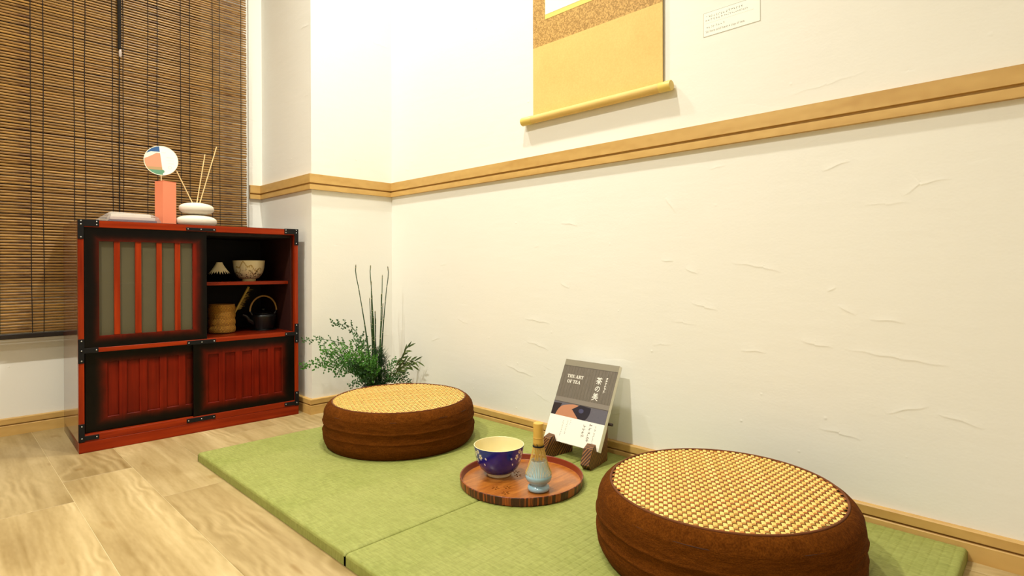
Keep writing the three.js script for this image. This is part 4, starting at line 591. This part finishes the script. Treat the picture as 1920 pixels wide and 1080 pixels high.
// ---------------------------------------------------------------- plant arrangement behind the back cushion
{
  const p = thing('plant_arrangement', 'green horsetail stems and ferns in a dark vase before the column', 'plant', [-0.172, 0, 0.14]);
  const pr = rngOf(91), R = (a, b) => a + (b - a) * pr(), q = (x, y, z) => V(x + 0.172, y, (z ?? 0.14) - 0.14);
  obj('vase', lathe([[0.0002, 0.001], [0.045, 0.001], [0.052, 0.006], [0.058, 0.05], [0.052, 0.092], [0.047, 0.1], [0.043, 0.1], [0.047, 0.088], [0.0002, 0.08]], 40), phys({ color: 0x1c1a18, roughness: 0.3 }), p);
  const gS = [0x1b4216, 0x224a14, 0x153812].map((c) => mat({ color: c, roughness: 0.5 })), ringM = mat({ color: 0xb9b588, roughness: 0.7 }), tipM = mat({ color: 0x8a7430, roughness: 0.7 });
  const tips = [[-0.2405, 0.557, 0.0024, 1], [-0.1837, 0.555, 0.0024, 1], [-0.1004, 0.551, 0.0024, 1], [-0.1941, 0.4945, 0.002, 0], [-0.144, 0.518, 0.002, 0], [-0.1323, 0.444, 0.0022, 0], [-0.2013, 0.432, 0.002, 0], [-0.1879, 0.442, 0.0022, 0], [-0.1658, 0.38, 0.0026, 0], [-0.1409, 0.409, 0.0022, 0], [-0.176, 0.36, 0.0024, 0], [-0.155, 0.35, 0.0024, 0]];
  tips.forEach(([x, y, r, bend], i) => {
    const bx_ = mix(-0.192, -0.147, clamp((x + 0.24) / 0.14)) + R(-0.004, 0.004), z = 0.14 + R(-0.02, 0.02), a = q(bx_, 0.085, 0.14 + R(-0.012, 0.012)), e = q(x, y, z), m1 = a.clone().lerp(e, 0.4).add(V((bx_ - x) * 0.12, 0, 0)), m2 = a.clone().lerp(e, 0.8);
    const pts = [a, m1, m2, e]; if (bend) pts.splice(3, 1, e.clone().add(V(x < -0.2 ? -0.001 : x < -0.15 ? -0.002 : 0.003, -0.022, 0)), e);
    const c = new THREE.CatmullRomCurve3(pts), tg = new THREE.TubeGeometry(c, 24, 1, 7), tp = tg.attributes.position, rad = (t) => r * mix(1.35, 0.68, smooth(0.25, 0.75, t));
    for (let v = 0; v < tp.count; v++) { const t = Math.floor(v / 8) / 24, o = c.getPointAt(t), k = rad(t); tp.setXYZ(v, o.x + (tp.getX(v) - o.x) * k, o.y + (tp.getY(v) - o.y) * k, o.z + (tp.getZ(v) - o.z) * k); }
    const st = obj('horsetail_stem', tg, gS[i % 3], p), rings = []; const n = 3 + Math.floor(R(0, 3));
    for (let k = 1; k <= n; k++) { const t = 0.2 + 0.72 * k / (n + 0.6) + R(-0.02, 0.02), u = c.getPointAt(t), d = c.getTangentAt(t); rings.push(cyl(u.clone().addScaledVector(d, -0.0012), u.clone().addScaledVector(d, 0.0012), rad(t) * 1.2, rad(t) * 1.2, 7)); }
    obj('joints', rings, ringM, st); const d = c.getTangentAt(1), u = c.getPointAt(1); obj('tip', cyl(u.clone().addScaledVector(d, -0.008), u.clone().addScaledVector(d, 0.004), rad(1) * 1.1, rad(1) * 0.7, 7), tipM, st);
  });
  const gF = [0x3c7a14, 0x2c6412, 0x4a8a1c, 0x265612].map((c) => phys({ color: c, roughness: 0.6, transmission: 0.25, thickness: 0, side: THREE.DoubleSide }));
  const leafGeo = (pos, dir, up, L, W, fold = 0.25) => {                 // a small folded leaf
    const d = dir.clone().normalize(), s = d.clone().cross(up).normalize(), n = s.clone().cross(d).normalize(), P = [], pt = (t, w, h) => pos.clone().addScaledVector(d, t * L).addScaledVector(s, w * W).addScaledVector(n, h * W);
    const A = pt(0, 0, 0), B = pt(0.3, 0.42, fold), C = pt(0.65, 0.4, fold), D = pt(1, 0, -0.1), E = pt(0.65, -0.4, fold), F = pt(0.3, -0.42, fold), M = pt(0.5, 0, 0);
    for (const t of [[A, B, M], [B, C, M], [C, D, M], [D, E, M], [E, F, M], [F, A, M]]) for (const v of t) P.push(v.x, v.y, v.z);
    const g = new THREE.BufferGeometry(); g.setAttribute('position', new THREE.Float32BufferAttribute(P, 3)); g.setAttribute('uv', new THREE.Float32BufferAttribute(new Float32Array(P.length / 3 * 2), 2)); g.computeVertexNormals(); return g;
  };
  const frond = (pts, n, bl, ls, mi, start = 0.25) => {
    const c = new THREE.CatmullRomCurve3(pts), parts = [new THREE.TubeGeometry(c, 18, 0.0009, 5)];
    for (let i = 0; i < n; i++) {
      const t = start + (1 - start) * (i / (n - 1)), o = c.getPointAt(Math.min(t, 1)), d = c.getTangentAt(Math.min(t, 1)), side = i % 2 ? 1 : -1, perp = d.clone().cross(V(0, 0, 1)).normalize().multiplyScalar(side);
      const bd = d.clone().multiplyScalar(0.75).addScaledVector(perp, R(0.5, 0.9)).add(V(0, R(-0.1, 0.25), R(-0.7, 0.7))).normalize(), L = bl * (1 - 0.65 * (t - start) / (1 - start)) * R(0.7, 1.2), e = o.clone().addScaledVector(bd, L); e.y -= L * 0.15;
      parts.push(cyl(o, e, 0.0006, 0.0004, 4));
      const m = Math.max(2, Math.round(L / (ls * 0.58)));
      for (let k = 0; k <= m; k++) { const u = o.clone().lerp(e, (k + 0.4) / (m + 0.4)), sd = k % 2 ? 1 : -1, ld = bd.clone().multiplyScalar(k === m ? 1 : 0.5).add(V(R(-0.4, 0.4), sd * R(0.4, 0.9), R(-0.6, 0.6))); parts.push(leafGeo(u, ld, V(R(-0.3, 0.3), 0.5, 1), ls * R(0.75, 1.15), ls * R(0.7, 1.05))); }
    }
    return obj('fern_frond', parts, gF[mi % 4], p);
  };
  const B = () => q(-0.185 + R(-0.01, 0.01), 0.09, 0.15 + R(-0.01, 0.01));
  frond([B(), q(-0.26, 0.19, 0.16), q(-0.36, 0.218, 0.16), q(-0.466, 0.214, 0.16)], 26, 0.05, 0.0085, 0, 0.22);
  frond([B(), q(-0.25, 0.235, 0.13), q(-0.34, 0.285, 0.12), q(-0.448, 0.296, 0.12)], 20, 0.04, 0.007, 1, 0.3);
  frond([B(), q(-0.21, 0.24, 0.13), q(-0.255, 0.325, 0.12), q(-0.333, 0.348, 0.12)], 16, 0.04, 0.009, 3, 0.4);
  frond([B(), q(-0.23, 0.2, 0.17), q(-0.3, 0.255, 0.17), q(-0.4, 0.262, 0.16)], 24, 0.055, 0.0085, 2, 0.25);
  frond([B(), q(-0.24, 0.17, 0.15), q(-0.31, 0.2, 0.14), q(-0.38, 0.198, 0.14)], 24, 0.05, 0.0085, 0, 0.2);
  frond([B(), q(-0.24, 0.16, 0.17), q(-0.29, 0.185, 0.18), q(-0.356, 0.176, 0.18)], 20, 0.045, 0.0085, 1, 0.2);
  frond([B(), q(-0.225, 0.14, 0.18), q(-0.265, 0.142, 0.2), q(-0.305, 0.128, 0.2)], 18, 0.035, 0.008, 3, 0.2);
  frond([B(), q(-0.2, 0.18, 0.16), q(-0.225, 0.25, 0.16), q(-0.27, 0.29, 0.16)], 20, 0.05, 0.0085, 1, 0.2);
  frond([B(), q(-0.22, 0.19, 0.19), q(-0.27, 0.23, 0.2), q(-0.33, 0.235, 0.2)], 22, 0.05, 0.0085, 2, 0.15);
  frond([B(), q(-0.215, 0.15, 0.17), q(-0.25, 0.185, 0.18), q(-0.3, 0.2, 0.18)], 26, 0.05, 0.0085, 3, 0.15);
  frond([B(), q(-0.23, 0.16, 0.14), q(-0.3, 0.228, 0.13), q(-0.37, 0.242, 0.13)], 26, 0.05, 0.0085, 1, 0.2);
  frond([B(), q(-0.205, 0.17, 0.18), q(-0.235, 0.21, 0.19), q(-0.285, 0.222, 0.19)], 24, 0.05, 0.0085, 0, 0.15);
  frond([q(-0.16, 0.09), q(-0.13, 0.12, 0.17), q(-0.1, 0.125, 0.19), q(-0.055, 0.105, 0.2)], 20, 0.035, 0.0075, 3, 0.2);
  frond([q(-0.16, 0.09), q(-0.125, 0.16, 0.16), q(-0.105, 0.185, 0.16), q(-0.08, 0.19, 0.17)], 18, 0.04, 0.0085, 0, 0.15);
  frond([q(-0.16, 0.09), q(-0.13, 0.13, 0.18), q(-0.1, 0.15, 0.19), q(-0.07, 0.145, 0.2)], 18, 0.035, 0.0075, 1, 0.2);
  // feathery tuft between the stems
  for (let k = 0; k < 9; k++) { const x = -0.196 + 0.058 * k / 8, needles = []; for (let i = 0; i < 130; i++) { const y = R(0.09, 0.245 - Math.abs(k - 4) * 0.008), a = R(0, 6.28), o = q(x + R(-0.006, 0.006), y, 0.15 + R(-0.02, 0.025)), L = R(0.012, 0.028); needles.push(cyl(o, o.clone().add(V(Math.cos(a) * L * 0.7, L * R(0.3, 0.9), Math.sin(a) * L * 0.7)), 0.0009, 0.0003, 3)); } const t = obj('feathery_shoot', needles, gS[k % 3], p); t.userData.kind = 'stuff'; }
  // sprig of lance leaves on the right, every leaf a piece
  const gL = [0x4a5f1e, 0x566a22, 0x3a511c].map((c) => phys({ color: c, roughness: 0.55, transmission: 0.2, thickness: 0, side: THREE.DoubleSide }));
  const twig = mat({ color: 0x49401f, roughness: 0.8 });
  for (const pts of [[q(-0.155, 0.09, 0.15), q(-0.128, 0.14, 0.18), q(-0.098, 0.195, 0.2), q(-0.075, 0.24, 0.21)], [q(-0.15, 0.09, 0.15), q(-0.118, 0.15, 0.19), q(-0.085, 0.19, 0.22), q(-0.052, 0.19, 0.24)], [q(-0.15, 0.09, 0.15), q(-0.12, 0.14, 0.19), q(-0.095, 0.17, 0.22), q(-0.07, 0.175, 0.235)]]) {
    const c = new THREE.CatmullRomCurve3(pts), t = obj('leafy_sprig', new THREE.TubeGeometry(c, 16, 0.0011, 5), twig, p);
    for (let i = 0; i < 13; i++) { const u = 0.5 + 0.5 * i / 12, o = c.getPointAt(u), d = c.getTangentAt(u), sd = i % 2 ? 1 : -1; obj('leaf', leafGeo(o, d.clone().add(V(R(-0.1, 0.5), sd * R(0.4, 0.9) - 0.15, R(-0.3, 0.4))), V(0, 0.4, 1), R(0.026, 0.042), R(0.007, 0.0095)), gL[i % 3], t); }
  }
}

scene.traverse((o) => { if (o.isMesh) shade(o); });
renderer.render(scene, camera);
